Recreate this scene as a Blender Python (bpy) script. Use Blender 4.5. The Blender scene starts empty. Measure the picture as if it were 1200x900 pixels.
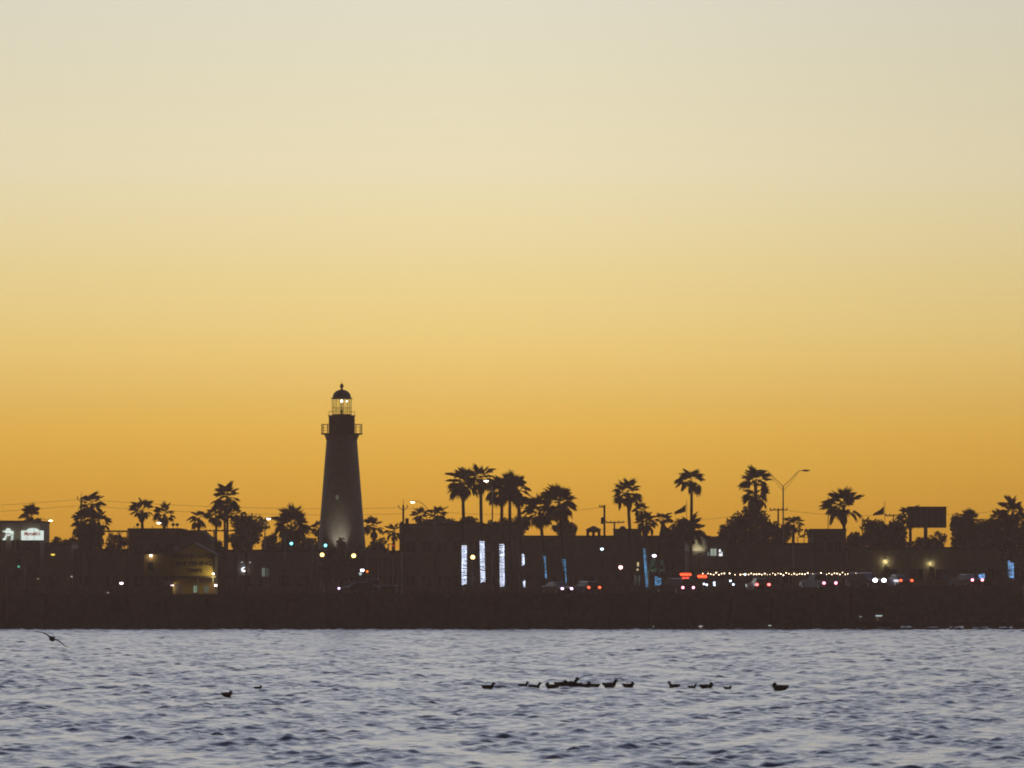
import bpy, math, random
import numpy as np
from mathutils import Vector, Matrix

random.seed(11)
S = bpy.context.scene
COL = S.collection

# ------------------------------------------------------------------ camera
CAM_Z = 4.8
F = 5714.0                      # focal length in pixels of a 1200 wide frame
HOR = 683.0                     # row of the horizon in the photograph
cd = bpy.data.cameras.new('camera')
cam = bpy.data.objects.new('camera', cd)
COL.objects.link(cam)
cam.location = (0, 0, CAM_Z)
cam.rotation_euler = (math.radians(90), 0, 0)
cd.sensor_width = 36
cd.lens = F / 1200 * 36
cd.shift_y = (HOR - 450) / 1200
cd.clip_start = 1
cd.clip_end = 9000
cd.dof.use_dof = True
cd.dof.focus_distance = 590
cd.dof.aperture_fstop = 3.8
S.camera = cam

# ------------------------------------------------------------------ sky
def lin(c):
    return tuple((v / 255 / 12.92) if v <= 10 else (((v / 255 + 0.055) / 1.055) ** 2.4) for v in c)

W = bpy.data.worlds.new('World')
S.world = W
W.use_nodes = True
nt = W.node_tree
nt.nodes.clear()
def N(tree, t, **kw):
    n = tree.nodes.new(t)
    for k, v in kw.items():
        setattr(n, k, v)
    return n
def ramp(node, stops):
    cr = node.color_ramp
    cr.interpolation = 'LINEAR'
    while len(cr.elements) > 1:
        cr.elements.remove(cr.elements[-1])
    cr.elements[0].position = stops[0][0]
    cr.elements[0].color = (*stops[0][1], 1)
    for p, c in stops[1:]:
        e = cr.elements.new(p)
        e.color = (*c, 1)
tc = N(nt, 'ShaderNodeTexCoord')
sp = N(nt, 'ShaderNodeSeparateXYZ')
nt.links.new(tc.outputs['Generated'], sp.inputs[0])
west = N(nt, 'ShaderNodeValToRGB')      # the sunset side, colour by height above the horizon
ramp(west, [(0.0, lin((212, 146, 36))), (0.0145, lin((230, 167, 50))), (0.023, lin((240, 182, 63))),
            (0.032, lin((250, 196, 82))), (0.0495, lin((252, 217, 132))), (0.067, lin((247, 225, 163))),
            (0.0842, lin((244, 230, 190))), (0.1015, lin((237, 228, 196))), (0.1187, lin((231, 226, 204))),
            (0.14, lin((229, 228, 219))), (0.18, lin((227, 229, 228))), (0.24, lin((223, 228, 233))), (0.34, lin((210, 217, 230))),
            (0.5, lin((158, 174, 210))), (0.75, lin((98, 112, 150))), (1.0, lin((62, 72, 100)))])
east = N(nt, 'ShaderNodeValToRGB')      # the dusky side behind the camera
ramp(east, [(0.0, lin((8, 7, 7))), (0.3, lin((11, 10, 11))), (1.0, lin((26, 28, 36)))])
nt.links.new(sp.outputs['Z'], west.inputs[0])
nt.links.new(sp.outputs['Z'], east.inputs[0])
az = N(nt, 'ShaderNodeMapRange', interpolation_type='SMOOTHSTEP')
az.inputs['From Min'].default_value = 0.0
az.inputs['From Max'].default_value = 0.85
nt.links.new(sp.outputs['Y'], az.inputs['Value'])
# glow a little stronger towards the point where the sun went down (left of the view axis)
gl = N(nt, 'ShaderNodeMapRange', interpolation_type='SMOOTHSTEP')
gl.inputs['From Min'].default_value = -0.02
gl.inputs['From Max'].default_value = 0.14
gl.inputs['To Min'].default_value = 1.0
gl.inputs['To Max'].default_value = 0.85
nt.links.new(sp.outputs['X'], gl.inputs['Value'])
gl2 = N(nt, 'ShaderNodeMapRange', interpolation_type='SMOOTHSTEP')
gl2.inputs['From Min'].default_value = -0.16
gl2.inputs['From Max'].default_value = 0.0
gl2.inputs['To Min'].default_value = 0.92
gl2.inputs['To Max'].default_value = 1.0
nt.links.new(sp.outputs['X'], gl2.inputs['Value'])
glm = N(nt, 'ShaderNodeMath', operation='MULTIPLY')
nt.links.new(gl.outputs['Result'], glm.inputs[0])
nt.links.new(gl2.outputs['Result'], glm.inputs[1])
wm = N(nt, 'ShaderNodeMix', data_type='RGBA', blend_type='MULTIPLY')
wm.inputs['Factor'].default_value = 1
nt.links.new(west.outputs['Color'], wm.inputs['A'])
nt.links.new(glm.outputs[0], wm.inputs['B'])
mx = N(nt, 'ShaderNodeMix', data_type='RGBA')
nt.links.new(az.outputs['Result'], mx.inputs['Factor'])
nt.links.new(east.outputs['Color'], mx.inputs['A'])
nt.links.new(wm.outputs['Result'], mx.inputs['B'])
bg = N(nt, 'ShaderNodeBackground')
bg.inputs['Strength'].default_value = 1.0
nt.links.new(mx.outputs['Result'], bg.inputs['Color'])
wo = N(nt, 'ShaderNodeOutputWorld')
nt.links.new(bg.outputs[0], wo.inputs['Surface'])

S.view_settings.view_transform = 'Standard'
S.view_settings.look = 'None'
S.view_settings.exposure = 0
S.view_settings.gamma = 1
S.render.engine = 'CYCLES'
S.cycles.use_denoising = True
S.cycles.max_bounces = 5
S.cycles.volume_bounces = 0
S.cycles.caustics_reflective = False
S.cycles.caustics_refractive = False
S.cycles.sample_clamp_indirect = 4
S.cycles.filter_width = 1.9

# ------------------------------------------------------------------ materials
MATS = {}
def mat(name, col, rough=0.8, noise=0.25, scale=3.0, metal=0.0, bump=0.0):
    if name in MATS:
        return MATS[name]
    m = bpy.data.materials.new(name)
    m.use_nodes = True
    t = m.node_tree
    p = t.nodes['Principled BSDF']
    p.inputs['Roughness'].default_value = rough
    p.inputs['Metallic'].default_value = metal
    c = t.nodes.new('ShaderNodeTexCoord')
    nz = t.nodes.new('ShaderNodeTexNoise')
    nz.inputs['Scale'].default_value = scale
    nz.inputs['Detail'].default_value = 5
    t.links.new(c.outputs['Object'], nz.inputs['Vector'])
    r = t.nodes.new('ShaderNodeValToRGB')
    ramp(r, [(0.3, tuple(v * (1 - noise) for v in col)), (0.7, tuple(min(1, v * (1 + noise)) for v in col))])
    t.links.new(nz.outputs['Fac'], r.inputs[0])
    t.links.new(r.outputs['Color'], p.inputs['Base Color'])
    if bump:
        b = t.nodes.new('ShaderNodeBump')
        b.inputs['Strength'].default_value = bump
        t.links.new(nz.outputs['Fac'], b.inputs['Height'])
        t.links.new(b.outputs[0], p.inputs['Normal'])
    MATS[name] = m
    return m
def glow(name, col, s):
    if name in MATS:
        return MATS[name]
    m = bpy.data.materials.new(name)
    m.use_nodes = True
    p = m.node_tree.nodes['Principled BSDF']
    p.inputs['Base Color'].default_value = (*col, 1)
    p.inputs['Emission Color'].default_value = (*col, 1)
    p.inputs['Emission Strength'].default_value = s
    MATS[name] = m
    return m
def glass(name, col=(0.9, 0.92, 0.85)):
    if name in MATS:
        return MATS[name]
    m = bpy.data.materials.new(name)
    m.use_nodes = True
    t = m.node_tree
    t.nodes.clear()
    o = t.nodes.new('ShaderNodeOutputMaterial')
    mixs = t.nodes.new('ShaderNodeMixShader')
    tr = t.nodes.new('ShaderNodeBsdfTransparent')
    tr.inputs['Color'].default_value = (*col, 1)
    g = t.nodes.new('ShaderNodeBsdfGlossy')
    g.inputs['Roughness'].default_value = 0.03
    mixs.inputs[0].default_value = 0.03
    t.links.new(tr.outputs[0], mixs.inputs[1])
    t.links.new(g.outputs[0], mixs.inputs[2])
    t.links.new(mixs.outputs[0], o.inputs['Surface'])
    MATS[name] = m
    return m

M_STUCCO = mat('stucco', (0.34, 0.30, 0.26), 0.9, 0.12, 1.5, bump=0.1)
M_STUCCO2 = mat('stucco_tan', (0.30, 0.24, 0.18), 0.9, 0.15, 1.2, bump=0.1)
M_BRICKRED = mat('brick_wash', (0.22, 0.13, 0.10), 0.9, 0.2, 4)
M_YELLOW = mat('yellow_siding', (0.62, 0.46, 0.13), 0.75, 0.10, 2.5)
M_ROOF = mat('roof_shingle', (0.09, 0.08, 0.075), 0.95, 0.25, 6)
M_TRIM = mat('trim_paint', (0.27, 0.26, 0.24), 0.7, 0.08, 4)
M_WOOD = mat('weathered_wood', (0.13, 0.10, 0.075), 0.9, 0.3, 7, bump=0.2)
M_POLE = mat('pole_wood', (0.10, 0.075, 0.055), 0.95, 0.3, 5)
M_STEEL = mat('galvanised_steel', (0.22, 0.22, 0.22), 0.55, 0.1, 6, metal=0.6)
M_DARKMETAL = mat('black_metal', (0.03, 0.03, 0.03), 0.5, 0.1, 6)
M_CONC = mat('concrete', (0.28, 0.27, 0.25), 0.95, 0.2, 2, bump=0.15)
M_ASPH = mat('asphalt', (0.05, 0.05, 0.05), 0.95, 0.2, 5)
M_PAINT = mat('road_paint', (0.7, 0.68, 0.6), 0.8, 0.15, 5)
M_SOIL = mat('soil_and_grass', (0.035, 0.032, 0.02), 1.0, 0.4, 0.6, bump=0.3)
M_TRUNK = mat('palm_trunk', (0.11, 0.085, 0.06), 0.95, 0.3, 6, bump=0.3)
M_FROND = mat('palm_frond', (0.055, 0.075, 0.025), 0.7, 0.35, 3)
M_DEAD = mat('dead_frond', (0.12, 0.085, 0.045), 0.9, 0.3, 3)
M_LEAF = mat('broad_leaf', (0.045, 0.065, 0.022), 0.75, 0.4, 2)
M_LEAF2 = mat('olive_leaf', (0.065, 0.075, 0.035), 0.75, 0.4, 2)
M_BARK = mat('bark', (0.09, 0.07, 0.05), 0.95, 0.3, 6, bump=0.3)
M_LHWHITE = mat('lighthouse_paint', (0.45, 0.43, 0.39), 0.85, 0.14, 2.2, bump=0.08)
M_LHIRON = mat('lantern_iron', (0.025, 0.022, 0.02), 0.6, 0.2, 5)
M_RUBBER = mat('tyre_rubber', (0.02, 0.02, 0.02), 0.9, 0.2, 10)
M_RIM = mat('wheel_rim', (0.4, 0.4, 0.4), 0.35, 0.1, 8, metal=0.8)
M_DGLASS = mat('dark_glass', (0.015, 0.016, 0.018), 0.08, 0.1, 3)
M_CANVAS = mat('flag_cloth', (0.14, 0.06, 0.07), 0.9, 0.25, 4)
M_FEATHER = mat('duck_feather', (0.035, 0.026, 0.02), 0.85, 0.35, 14)
M_PELICAN = mat('pelican_feather', (0.075, 0.045, 0.038), 0.85, 0.35, 5)
M_LENSOFF = mat('unlit_lamp_lens', (0.3, 0.3, 0.28), 0.3, 0.1, 6)
M_LANTERNGLASS = glass('lantern_glass')

# ------------------------------------------------------------------ mesh helpers
class MB:
    def __init__(s):
        s.v = []; s.f = []
    def quad(s, a, b, c, d):
        n = len(s.v); s.v += [a, b, c, d]; s.f.append((n, n + 1, n + 2, n + 3)); return s
    def box(s, x0, x1, y0, y1, z0, z1):
        n = len(s.v)
        s.v += [(x, y, z) for z in (z0, z1) for x, y in ((x0, y0), (x1, y0), (x1, y1), (x0, y1))]
        for q in ((3, 2, 1, 0), (4, 5, 6, 7), (0, 1, 5, 4), (1, 2, 6, 5), (2, 3, 7, 6), (3, 0, 4, 7)):
            s.f.append(tuple(n + i for i in q))
        return s
    def rings(s, rings, caps=True):
        n = len(s.v); k = len(rings[0])
        for r in rings:
            s.v += [tuple(p) for p in r]
        for i in range(len(rings) - 1):
            for j in range(k):
                a = n + i * k + j; b = n + i * k + (j + 1) % k
                s.f.append((a, b, b + k, a + k))
        if caps:
            s.f.append(tuple(n + j for j in reversed(range(k))))
            s.f.append(tuple(n + (len(rings) - 1) * k + j for j in range(k)))
        return s
    def lathe(s, prof, seg=24, c=(0, 0, 0), caps=True):
        return s.rings([[(c[0] + r * math.cos(2 * math.pi * j / seg), c[1] + r * math.sin(2 * math.pi * j / seg), c[2] + z)
                         for j in range(seg)] for r, z in prof], caps)
    def tube(s, pts, rad, seg=8):
        pts = [Vector(p) for p in pts]
        if not isinstance(rad, (list, tuple)):
            rad = [rad] * len(pts)
        rs = []
        ref = None
        for i, p in enumerate(pts):
            d = (pts[min(i + 1, len(pts) - 1)] - pts[max(i - 1, 0)]).normalized()
            if ref is None:
                ref = Vector((0, 0, 1)) if abs(d.z) < 0.9 else Vector((1, 0, 0))
            u = d.cross(ref).normalized()
            w = u.cross(d).normalized()
            ref = w
            rs.append([p + (u * math.cos(2 * math.pi * j / seg) + w * math.sin(2 * math.pi * j / seg)) * rad[i] for j in range(seg)])
        return s.rings(rs)
    def ball(s, c, rx, ry=None, rz=None, seg=12, rin=8):
        ry = ry or rx; rz = rz or rx
        return s.rings([[(c[0] + rx * math.sin(t) * math.cos(2 * math.pi * j / seg),
                          c[1] + ry * math.sin(t) * math.sin(2 * math.pi * j / seg),
                          c[2] - rz * math.cos(t)) for j in range(seg)]
                        for t in [0.06 + (math.pi - 0.12) * i / (rin - 1) for i in range(rin)]])
    def prism(s, poly, y0, y1):           # polygon in x,z pushed along y
        n = len(s.v); k = len(poly)
        s.v += [(x, y0, z) for x, z in poly] + [(x, y1, z) for x, z in poly]
        s.f.append(tuple(n + j for j in range(k)))
        s.f.append(tuple(n + k + j for j in reversed(range(k))))
        for j in range(k):
            a = n + j; b = n + (j + 1) % k
            s.f.append((b, a, a + k, b + k))
        return s
    def mesh(s, name, m, smooth=False):
        me = bpy.data.meshes.new(name)
        me.from_pydata(s.v, [], s.f)
        me.update()
        if m:
            me.materials.append(m)
        if smooth:
            me.polygons.foreach_set('use_smooth', [True] * len(me.polygons))
        return me
    def build(s, name, m, parent=None, smooth=False):
        return link(name, s.mesh(name, m, smooth), parent)
def link(name, me, parent=None):
    o = bpy.data.objects.new(name, me)
    COL.objects.link(o)
    o.parent = parent
    return o
def tag(o, label, cat, group=None):
    o['label'] = label; o['category'] = cat
    if group:
        o['group'] = group
    return o
def thing(name, label, cat, loc=(0, 0, 0), rz=0, group=None):
    o = bpy.data.objects.new(name, None)
    COL.objects.link(o)
    o.empty_display_size = 0.3
    o.location = loc; o.rotation_euler = (0, 0, rz)
    return tag(o, label, cat, group)
def struct(name, me, parent=None):
    o = link(name, me, parent)
    o['kind'] = 'structure'
    return o
def X(px, Y):
    return (px - 600) * Y / F
def Z(py, Y):
    return CAM_Z + (HOR - py) * Y / F
def G(x):                                  # height of the land, a little higher to the right
    t = min(1, max(0, (x - 12) / 38))
    return 3.45 + 0.85 * t * t * (3 - 2 * t)
def text(name, body, size, m, parent, loc, align='CENTER', shear=0.0, ext=0.03, sx=1.0, bold=0.0):
    cu = bpy.data.curves.new(name, 'FONT')
    cu.body = body; cu.size = size; cu.align_x = align; cu.align_y = 'CENTER'
    cu.extrude = ext; cu.shear = shear; cu.resolution_u = 3; cu.offset = bold
    o = bpy.data.objects.new(name + '_curve', cu)
    COL.objects.link(o)
    dg = bpy.context.evaluated_depsgraph_get()
    me = bpy.data.meshes.new_from_object(o.evaluated_get(dg))
    bpy.data.objects.remove(o)
    bpy.data.curves.remove(cu)
    me.name = name
    me.transform(Matrix.Scale(sx, 4, (1, 0, 0)))
    me.transform(Matrix.Rotation(math.radians(90), 4, 'X'))
    me.materials.clear(); me.materials.append(m)
    o = link(name, me, parent)
    o.location = loc
    return o
def lamp_light(name, kind, power, col, parent, loc, radius=0.1, **kw):
    d = bpy.data.lights.new(name, kind)
    d.energy = power; d.color = col; d.shadow_soft_size = radius
    for k, v in kw.items():
        setattr(d, k, v)
    o = bpy.data.objects.new(name, d)
    COL.objects.link(o)
    o.parent = parent; o.location = loc
    return o
def aim(o, target):
    o.rotation_euler = (Vector(target) - Vector(o.location)).to_track_quat('-Z', 'Y').to_euler()

# ------------------------------------------------------------------ water
SHORE = 509.0
INX0, INX1, INY = 40.5, 56.5, 541.0        # small boat basin cut into the bank
rng = np.random.default_rng(5)
waves = []
for i in range(84):
    lam = 0.38 * (4.5 / 0.38) ** (i / 83)
    th = rng.normal(0, 1.25) + (0.12 if i % 2 else -0.12)
    k = 2 * math.pi / lam
    slope = 0.0385 * (1.0 if lam < 1.0 else (1.0 / lam) ** 1.15)
    waves.append((lam, k * math.sin(th), k * math.cos(th), slope / k, rng.uniform(0, 6.283)))
gusts = []
for i in range(22):
    lx = 1.1 * (14 / 1.1) ** (i / 21)
    gusts.append((lx, lx * rng.uniform(3.0, 6.0), rng.choice([-1, 1]) * rng.uniform(0.7, 1.3), rng.uniform(0, 6.283), 0.095))
def row_step(Y):
    return np.maximum(0.075, Y * 0.0006)
def wave_height(Xa, Ya):
    h = np.zeros_like(Xa)
    dy = row_step(Ya)
    for lam, kx, ky, a, ph in waves:
        fade = np.clip((lam / dy - 2.4) / 1.6, 0, 1)
        h += a * fade * np.sin(kx * Xa + ky * Ya + ph)
    # cat's paws: patches where the breeze roughens the water more or less
    g = np.zeros_like(Xa)
    for lx, ly, sx, p1, a in gusts:
        g += 1.5 * a * np.sin(6.283 * Xa / lx * sx + p1 + 0.9 * np.sin(Ya * 0.11 + p1)) * np.sin(6.283 * Ya / ly + 2.3 * p1 + 0.8 * np.sin(Xa * 0.31 + p1))
    g = np.clip(0.84 + g * (1 + np.clip((Ya - 180) / 350, 0, 0.8)), 0.3, 1.25)
    lee = 1 + 0.7 * np.clip((Ya - 455) / 30, 0, 1)
    near = np.clip((Ya - 60) / 50, 0, 1)
    h = h + 0.15 * np.abs(h) - 0.01
    return h * g * lee * near
ys = [112.0]
while ys[-1] < 548:
    ys.append(ys[-1] + float(row_step(np.array(ys[-1]))))
ys = np.array([-3000, -300, 0, 60, 100, 108] + ys)
u = np.linspace(-1, 1, 440)
half = np.where(ys < 108, 22.0, 10.0 + ys * 0.108)
Xg = u[None, :] * half[:, None]
outer = np.array([1.6, 4, 15, 60])
Xg = np.concatenate([-outer[::-1][None, :] * half[:, None], Xg, outer[None, :] * half[:, None]], 1)
Yg = np.repeat(ys[:, None], Xg.shape[1], 1)
Zg = wave_height(Xg.astype(np.float32), Yg.astype(np.float32))
edge = np.ones(Xg.shape[1]); edge[:4] = 0; edge[-4:] = 0
edge[4:34] = np.linspace(0, 1, 30); edge[-34:-4] = np.linspace(1, 0, 30)
Zg = Zg * edge[None, :]
nr, nc = Xg.shape
co = np.stack([Xg, Yg, Zg], -1).reshape(-1, 3).astype(np.float32)
idx = np.arange(nr * nc).reshape(nr, nc)
quads = np.stack([idx[:-1, :-1], idx[:-1, 1:], idx[1:, 1:], idx[1:, :-1]], -1).reshape(-1, 4).astype(np.int32)
me = bpy.data.meshes.new('water')
me.vertices.add(len(co)); me.vertices.foreach_set('co', co.ravel())
me.loops.add(quads.size); me.loops.foreach_set('vertex_index', quads.ravel())
me.polygons.add(len(quads))
me.polygons.foreach_set('loop_start', np.arange(0, quads.size, 4, dtype=np.int32))
me.polygons.foreach_set('use_smooth', np.ones(len(quads), dtype=bool))
me.update(calc_edges=True)
mw = bpy.data.materials.new('bay_water')
mw.use_nodes = True
t = mw.node_tree
t.nodes.clear()
wout = t.nodes.new('ShaderNodeOutputMaterial')
wmix = t.nodes.new('ShaderNodeMixShader')
wdif = t.nodes.new('ShaderNodeBsdfDiffuse')
wdif.inputs['Color'].default_value = (0.105, 0.070, 0.095, 1)
p = t.nodes.new('ShaderNodeBsdfGlossy')
p.inputs['Color'].default_value = (0.925, 0.94, 1.0, 1)
p.inputs['Roughness'].default_value = 0.21
wfr = t.nodes.new('ShaderNodeFresnel')
wfr.inputs['IOR'].default_value = 1.39
t.links.new(wfr.outputs[0], wmix.inputs[0])
t.links.new(wdif.outputs[0], wmix.inputs[1])
t.links.new(p.outputs[0], wmix.inputs[2])
t.links.new(wmix.outputs[0], wout.inputs['Surface'])
c = t.nodes.new('ShaderNodeTexCoord')
nz = t.nodes.new('ShaderNodeTexNoise')
nz.inputs['Scale'].default_value = 5.0
nz.inputs['Detail'].default_value = 3
t.links.new(c.outputs['Object'], nz.inputs['Vector'])
b = t.nodes.new('ShaderNodeBump')
b.inputs['Strength'].default_value = 0.5
b.inputs['Distance'].default_value = 0.04
t.links.new(nz.outputs['Fac'], b.inputs['Height'])
t.links.new(b.outputs[0], p.inputs['Normal'])
t.links.new(b.outputs[0], wfr.inputs['Normal'])
me.materials.append(mw)
struct('water', me)
def water_z(x, y):
    return float(wave_height(np.array([x], dtype=np.float32), np.array([y], dtype=np.float32))[0])

# ------------------------------------------------------------------ land
gx = [-2500, -400, -90] + list(range(-80, 12, 6)) + [12, 16, 20, 24, 28, 32, 36, INX0, 44, 48, 52, INX1, 62, 80, 120, 400, 2500]
gy = [SHORE, 512, 516, 521, 526, 531, INY, 546, 560, 580, 620, 700, 1000, 4000]
def gz(x, y):
    return G(x) + (0.05 * math.sin(x * 0.7) * math.sin(y * 0.9) if 511 < y < 530 else 0)
m = MB()
m.v = [(x, y, gz(x, y)) for y in gy for x in gx]
w = len(gx)
for j in range(len(gy) - 1):
    for i in range(w - 1):
        if INX0 <= gx[i] < INX1 and gy[j] < INY:
            continue
        m.f.append((j * w + i, j * w + i + 1, (j + 1) * w + i + 1, (j + 1) * w + i))
struct('ground', m.mesh('ground', M_SOIL))
# sea wall: panels between piles, with a cap
sw = thing('sea_wall', 'long low concrete sea wall along the water\'s edge below the bank', 'sea wall', (0, SHORE, 0))
def wall_run(par, xa, xb, y0, y1, lo, hi, name, m_):
    n_ = max(2, int((xb - xa) / 3))
    xs = [xa + (xb - xa) * k / n_ for k in range(n_ + 1)]
    tops = [(x_, G(x_) + hi) for x_ in xs]
    bots = [(x_, (G(x_) + lo) if lo > -1 else -1.5) for x_ in reversed(xs)]
    MB().prism(bots[::-1] + tops[::-1], y0, y1).build(name, m_, par)
wall_run(sw, -160, INX0 - 0.31, -0.25, 0.1, -9, 0.0, 'wall', M_CONC)
wall_run(sw, -160, INX0 - 0.31, -0.42, 0.25, 0.003, 0.16, 'cap', M_CONC)
for k in range(28):
    x = -78 + k * 4.2
    if x < INX0 - 0.5:
        MB().box(x - 0.15, x + 0.15, -0.45, -0.252, -1.5, G(x) - 0.3).build('pile', M_WOOD, sw)
bw = thing('basin_wall', 'dark retaining wall lining the boat basin behind the wooden dock', 'retaining wall', (0, INY, 0))
MB().box(INX0, INX1, -0.3, 0.1, -1.5, 4.45).build('back_wall', M_CONC, bw)
MB().box(INX0 - 0.3, INX0 - 0.003, SHORE - INY - 0.2, 0.1, -1.5, 4.3).build('side_wall', M_CONC, bw)
MB().box(INX1 + 0.003, INX1 + 0.3, SHORE - INY - 0.2, 0.1, -1.5, 4.4).build('side_wall', M_CONC, bw)
MB().box(INX1 + 0.3, 120, SHORE - INY - 0.2, SHORE - INY + 0.1, -1.5, 4.4).build('front_wall', M_CONC, bw)
# road with kerbs, footway and broken centre line
def strip(name, y0, y1, dz, m_, x0=-150, x1=150, step=3.0, h=0.0):
    b_ = MB()
    n = int((x1 - x0) / step)
    for i in range(n + 1):
        x = x0 + (x1 - x0) * i / n
        z = G(x) + dz
        b_.v += [(x, y0, z), (x, y1, z)]
        if h:
            b_.v += [(x, y0, z - h), (x, y1, z - h)]
    k = 4 if h else 2
    for i in range(n):
        a = i * k
        b_.f.append((a, a + k, a + k + 1, a + 1))
        if h:
            b_.f.append((a + 2, a + k + 2, a + k, a))
            b_.f.append((a + 1, a + k + 1, a + k + 3, a + 3))
    return struct(name, b_.mesh(name, m_))
strip('road', 546, 562, 0.03, M_ASPH)
strip('kerb', 545.7, 546, 0.15, M_CONC, h=0.3)
strip('kerb', 562, 562.3, 0.15, M_CONC, h=0.3)
strip('footway', 562.3, 566, 0.14, M_CONC, h=0.0)
for k in range(26):
    x = -75 + k * 6.0
    strip('lane_marking', 553.95, 554.1, 0.035, M_PAINT, x, x + 3, 1.0)

# ------------------------------------------------------------------ plants
def frond_mesh(name, seed, m_, droop):
    r = random.Random(seed)
    b_ = MB()
    p_ = 0.44
    b_.v += [(0, -0.012, 0), (0, 0.012, 0), (p_ * 0.6, 0.010, 0.05), (p_ * 0.6, -0.010, 0.05), (p_, 0.008, 0.035), (p_, -0.008, 0.035)]
    b_.f += [(0, 1, 2, 3), (3, 2, 4, 5)]
    n = 13
    for i in range(n):
        a = math.radians(-84 + 168 * i / (n - 1) + r.uniform(-3, 3))
        L = 0.56 * (1 - 0.22 * (abs(a) / 1.45) ** 2) * r.uniform(0.86, 1.08)
        da = math.radians(168 / (n - 1)) * 0.62
        dz = droop * L * r.uniform(0.6, 1.4)
        base = (p_, 0, 0.035)
        fold = 0.16 * abs(math.sin(a))
        def pt(rr, ang, z):
            return (p_ + rr * math.cos(ang), rr * math.sin(ang), 0.035 + fold * rr + z)
        k = len(b_.v)
        b_.v += [base, pt(L * 0.56, a - da, -dz * 0.12), pt(L, a, -dz), pt(L * 0.56, a + da, -dz * 0.12)]
        b_.f += [(k, k + 1, k + 2), (k, k + 2, k + 3)]
    return b_.mesh(name, m_)
FRONDS = [frond_mesh('frond', s_, M_FROND, 0.22 + 0.1 * s_) for s_ in range(4)]
DEADS = [frond_mesh('dead_frond', 40 + s_, M_DEAD, 0.5) for s_ in range(2)]
def palm(label, px, cy, r, Y, n=34, skirt=5, seed=1, base_px=None, wind=0.28, tr=0.2, low=-62, top=84, thin=1.0, group='palms along the waterfront'):
    r_ = random.Random(seed * 7 + int(px))
    bx = X(base_px if base_px is not None else px, Y)
    g = gz(bx, Y) - 0.1
    cx, cz = X(px, Y), Z(cy, Y)
    R = 1.2 * r * Y / F
    n = int(n * 0.92)
    t_ = thing('fan_palm', label, 'palm', (bx, Y, g), 0, group)
    H = cz - g
    off = cx - bx
    pts = []; rad = []
    for i in range(10):
        s_ = i / 9
        pts.append((off * s_ ** 1.6 + 0.06 * math.sin(5 * s_ + seed), 0.04 * math.sin(4 * s_ + seed), H * s_))
        rad.append(tr * (1.25 - 0.45 * s_ + (0.35 * max(0, 0.12 - s_) / 0.12)) * (1 + 0.05 * (i % 2)))
    rad[-1] = tr * 1.05
    MB().tube(pts, rad, 9).build('trunk', M_TRUNK, t_, True)
    C = Vector((off, 0, H))
    for i in range(n + skirt):
        dead = i >= n
        s_ = (i + 0.5) / n
        el = math.radians(top - (top - low) * s_ ** 0.82 + r_.uniform(-9, 9)) if not dead else math.radians(r_.uniform(-86, -64))
        azm = i * 2.39996 + r_.uniform(-0.6, 0.6)
        d = Vector((math.cos(azm) * math.cos(el), math.sin(azm) * math.cos(el), math.sin(el)))
        d = (d + Vector((-wind, 0, 0.06)) * (1 if not dead else 0.2)).normalized()
        me_ = r_.choice(DEADS if dead else FRONDS)
        o = link('dead_frond' if dead else 'frond', me_, t_)
        zax = Vector((0, 0, 1)) - d * d.z
        zax = zax.normalized() if zax.length > 0.05 else Vector((0, 1, 0))
        zax = Matrix.Rotation(r_.uniform(-0.6, 0.6), 3, d) @ zax
        yax = zax.cross(d)
        sc = R * r_.uniform(0.70, 1.12) * (0.72 if dead else 1)
        wd = sc * thin * r_.uniform(0.55, 0.95)
        mtx = Matrix.Identity(4)
        for q in range(3):
            mtx[q][0] = d[q] * sc; mtx[q][1] = yax[q] * wd; mtx[q][2] = zax[q] * sc
        loc = C + Vector((0, 0, -0.05 * i / n - (0.25 if dead else 0)))
        mtx[0][3], mtx[1][3], mtx[2][3] = loc
        o.matrix_basis = mtx
    return t_

def leaf_cloud(blobs, n, size, r_):
    P = np.array([b_[:3] for b_ in blobs]); Rr = np.array([b_[3:] for b_ in blobs])
    vol = Rr[:, 0] * Rr[:, 1] * Rr[:, 2]
    rg = np.random.default_rng(r_)
    wch = rg.choice(len(blobs), n, p=vol ** 0.8 / (vol ** 0.8).sum())
    d = rg.normal(size=(n, 3)); d /= np.linalg.norm(d, axis=1)[:, None]
    rad = rg.uniform(0.25, 1.06, n) ** 0.6
    c_ = P[wch] + d * Rr[wch] * rad[:, None]
    a = rg.normal(size=(n, 3)); a /= np.linalg.norm(a, axis=1)[:, None]
    b_ = np.cross(a, rg.normal(size=(n, 3))); b_ /= np.linalg.norm(b_, axis=1)[:, None]
    sz = size * rg.uniform(0.6, 1.4, n)[:, None]
    v = np.stack([c_ - a * sz, c_ + b_ * sz * 0.55, c_ + a * sz, c_ - b_ * sz * 0.55], 1).reshape(-1, 3)
    f_ = np.arange(4 * n).reshape(n, 4)
    return v.tolist(), f_.tolist()
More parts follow.
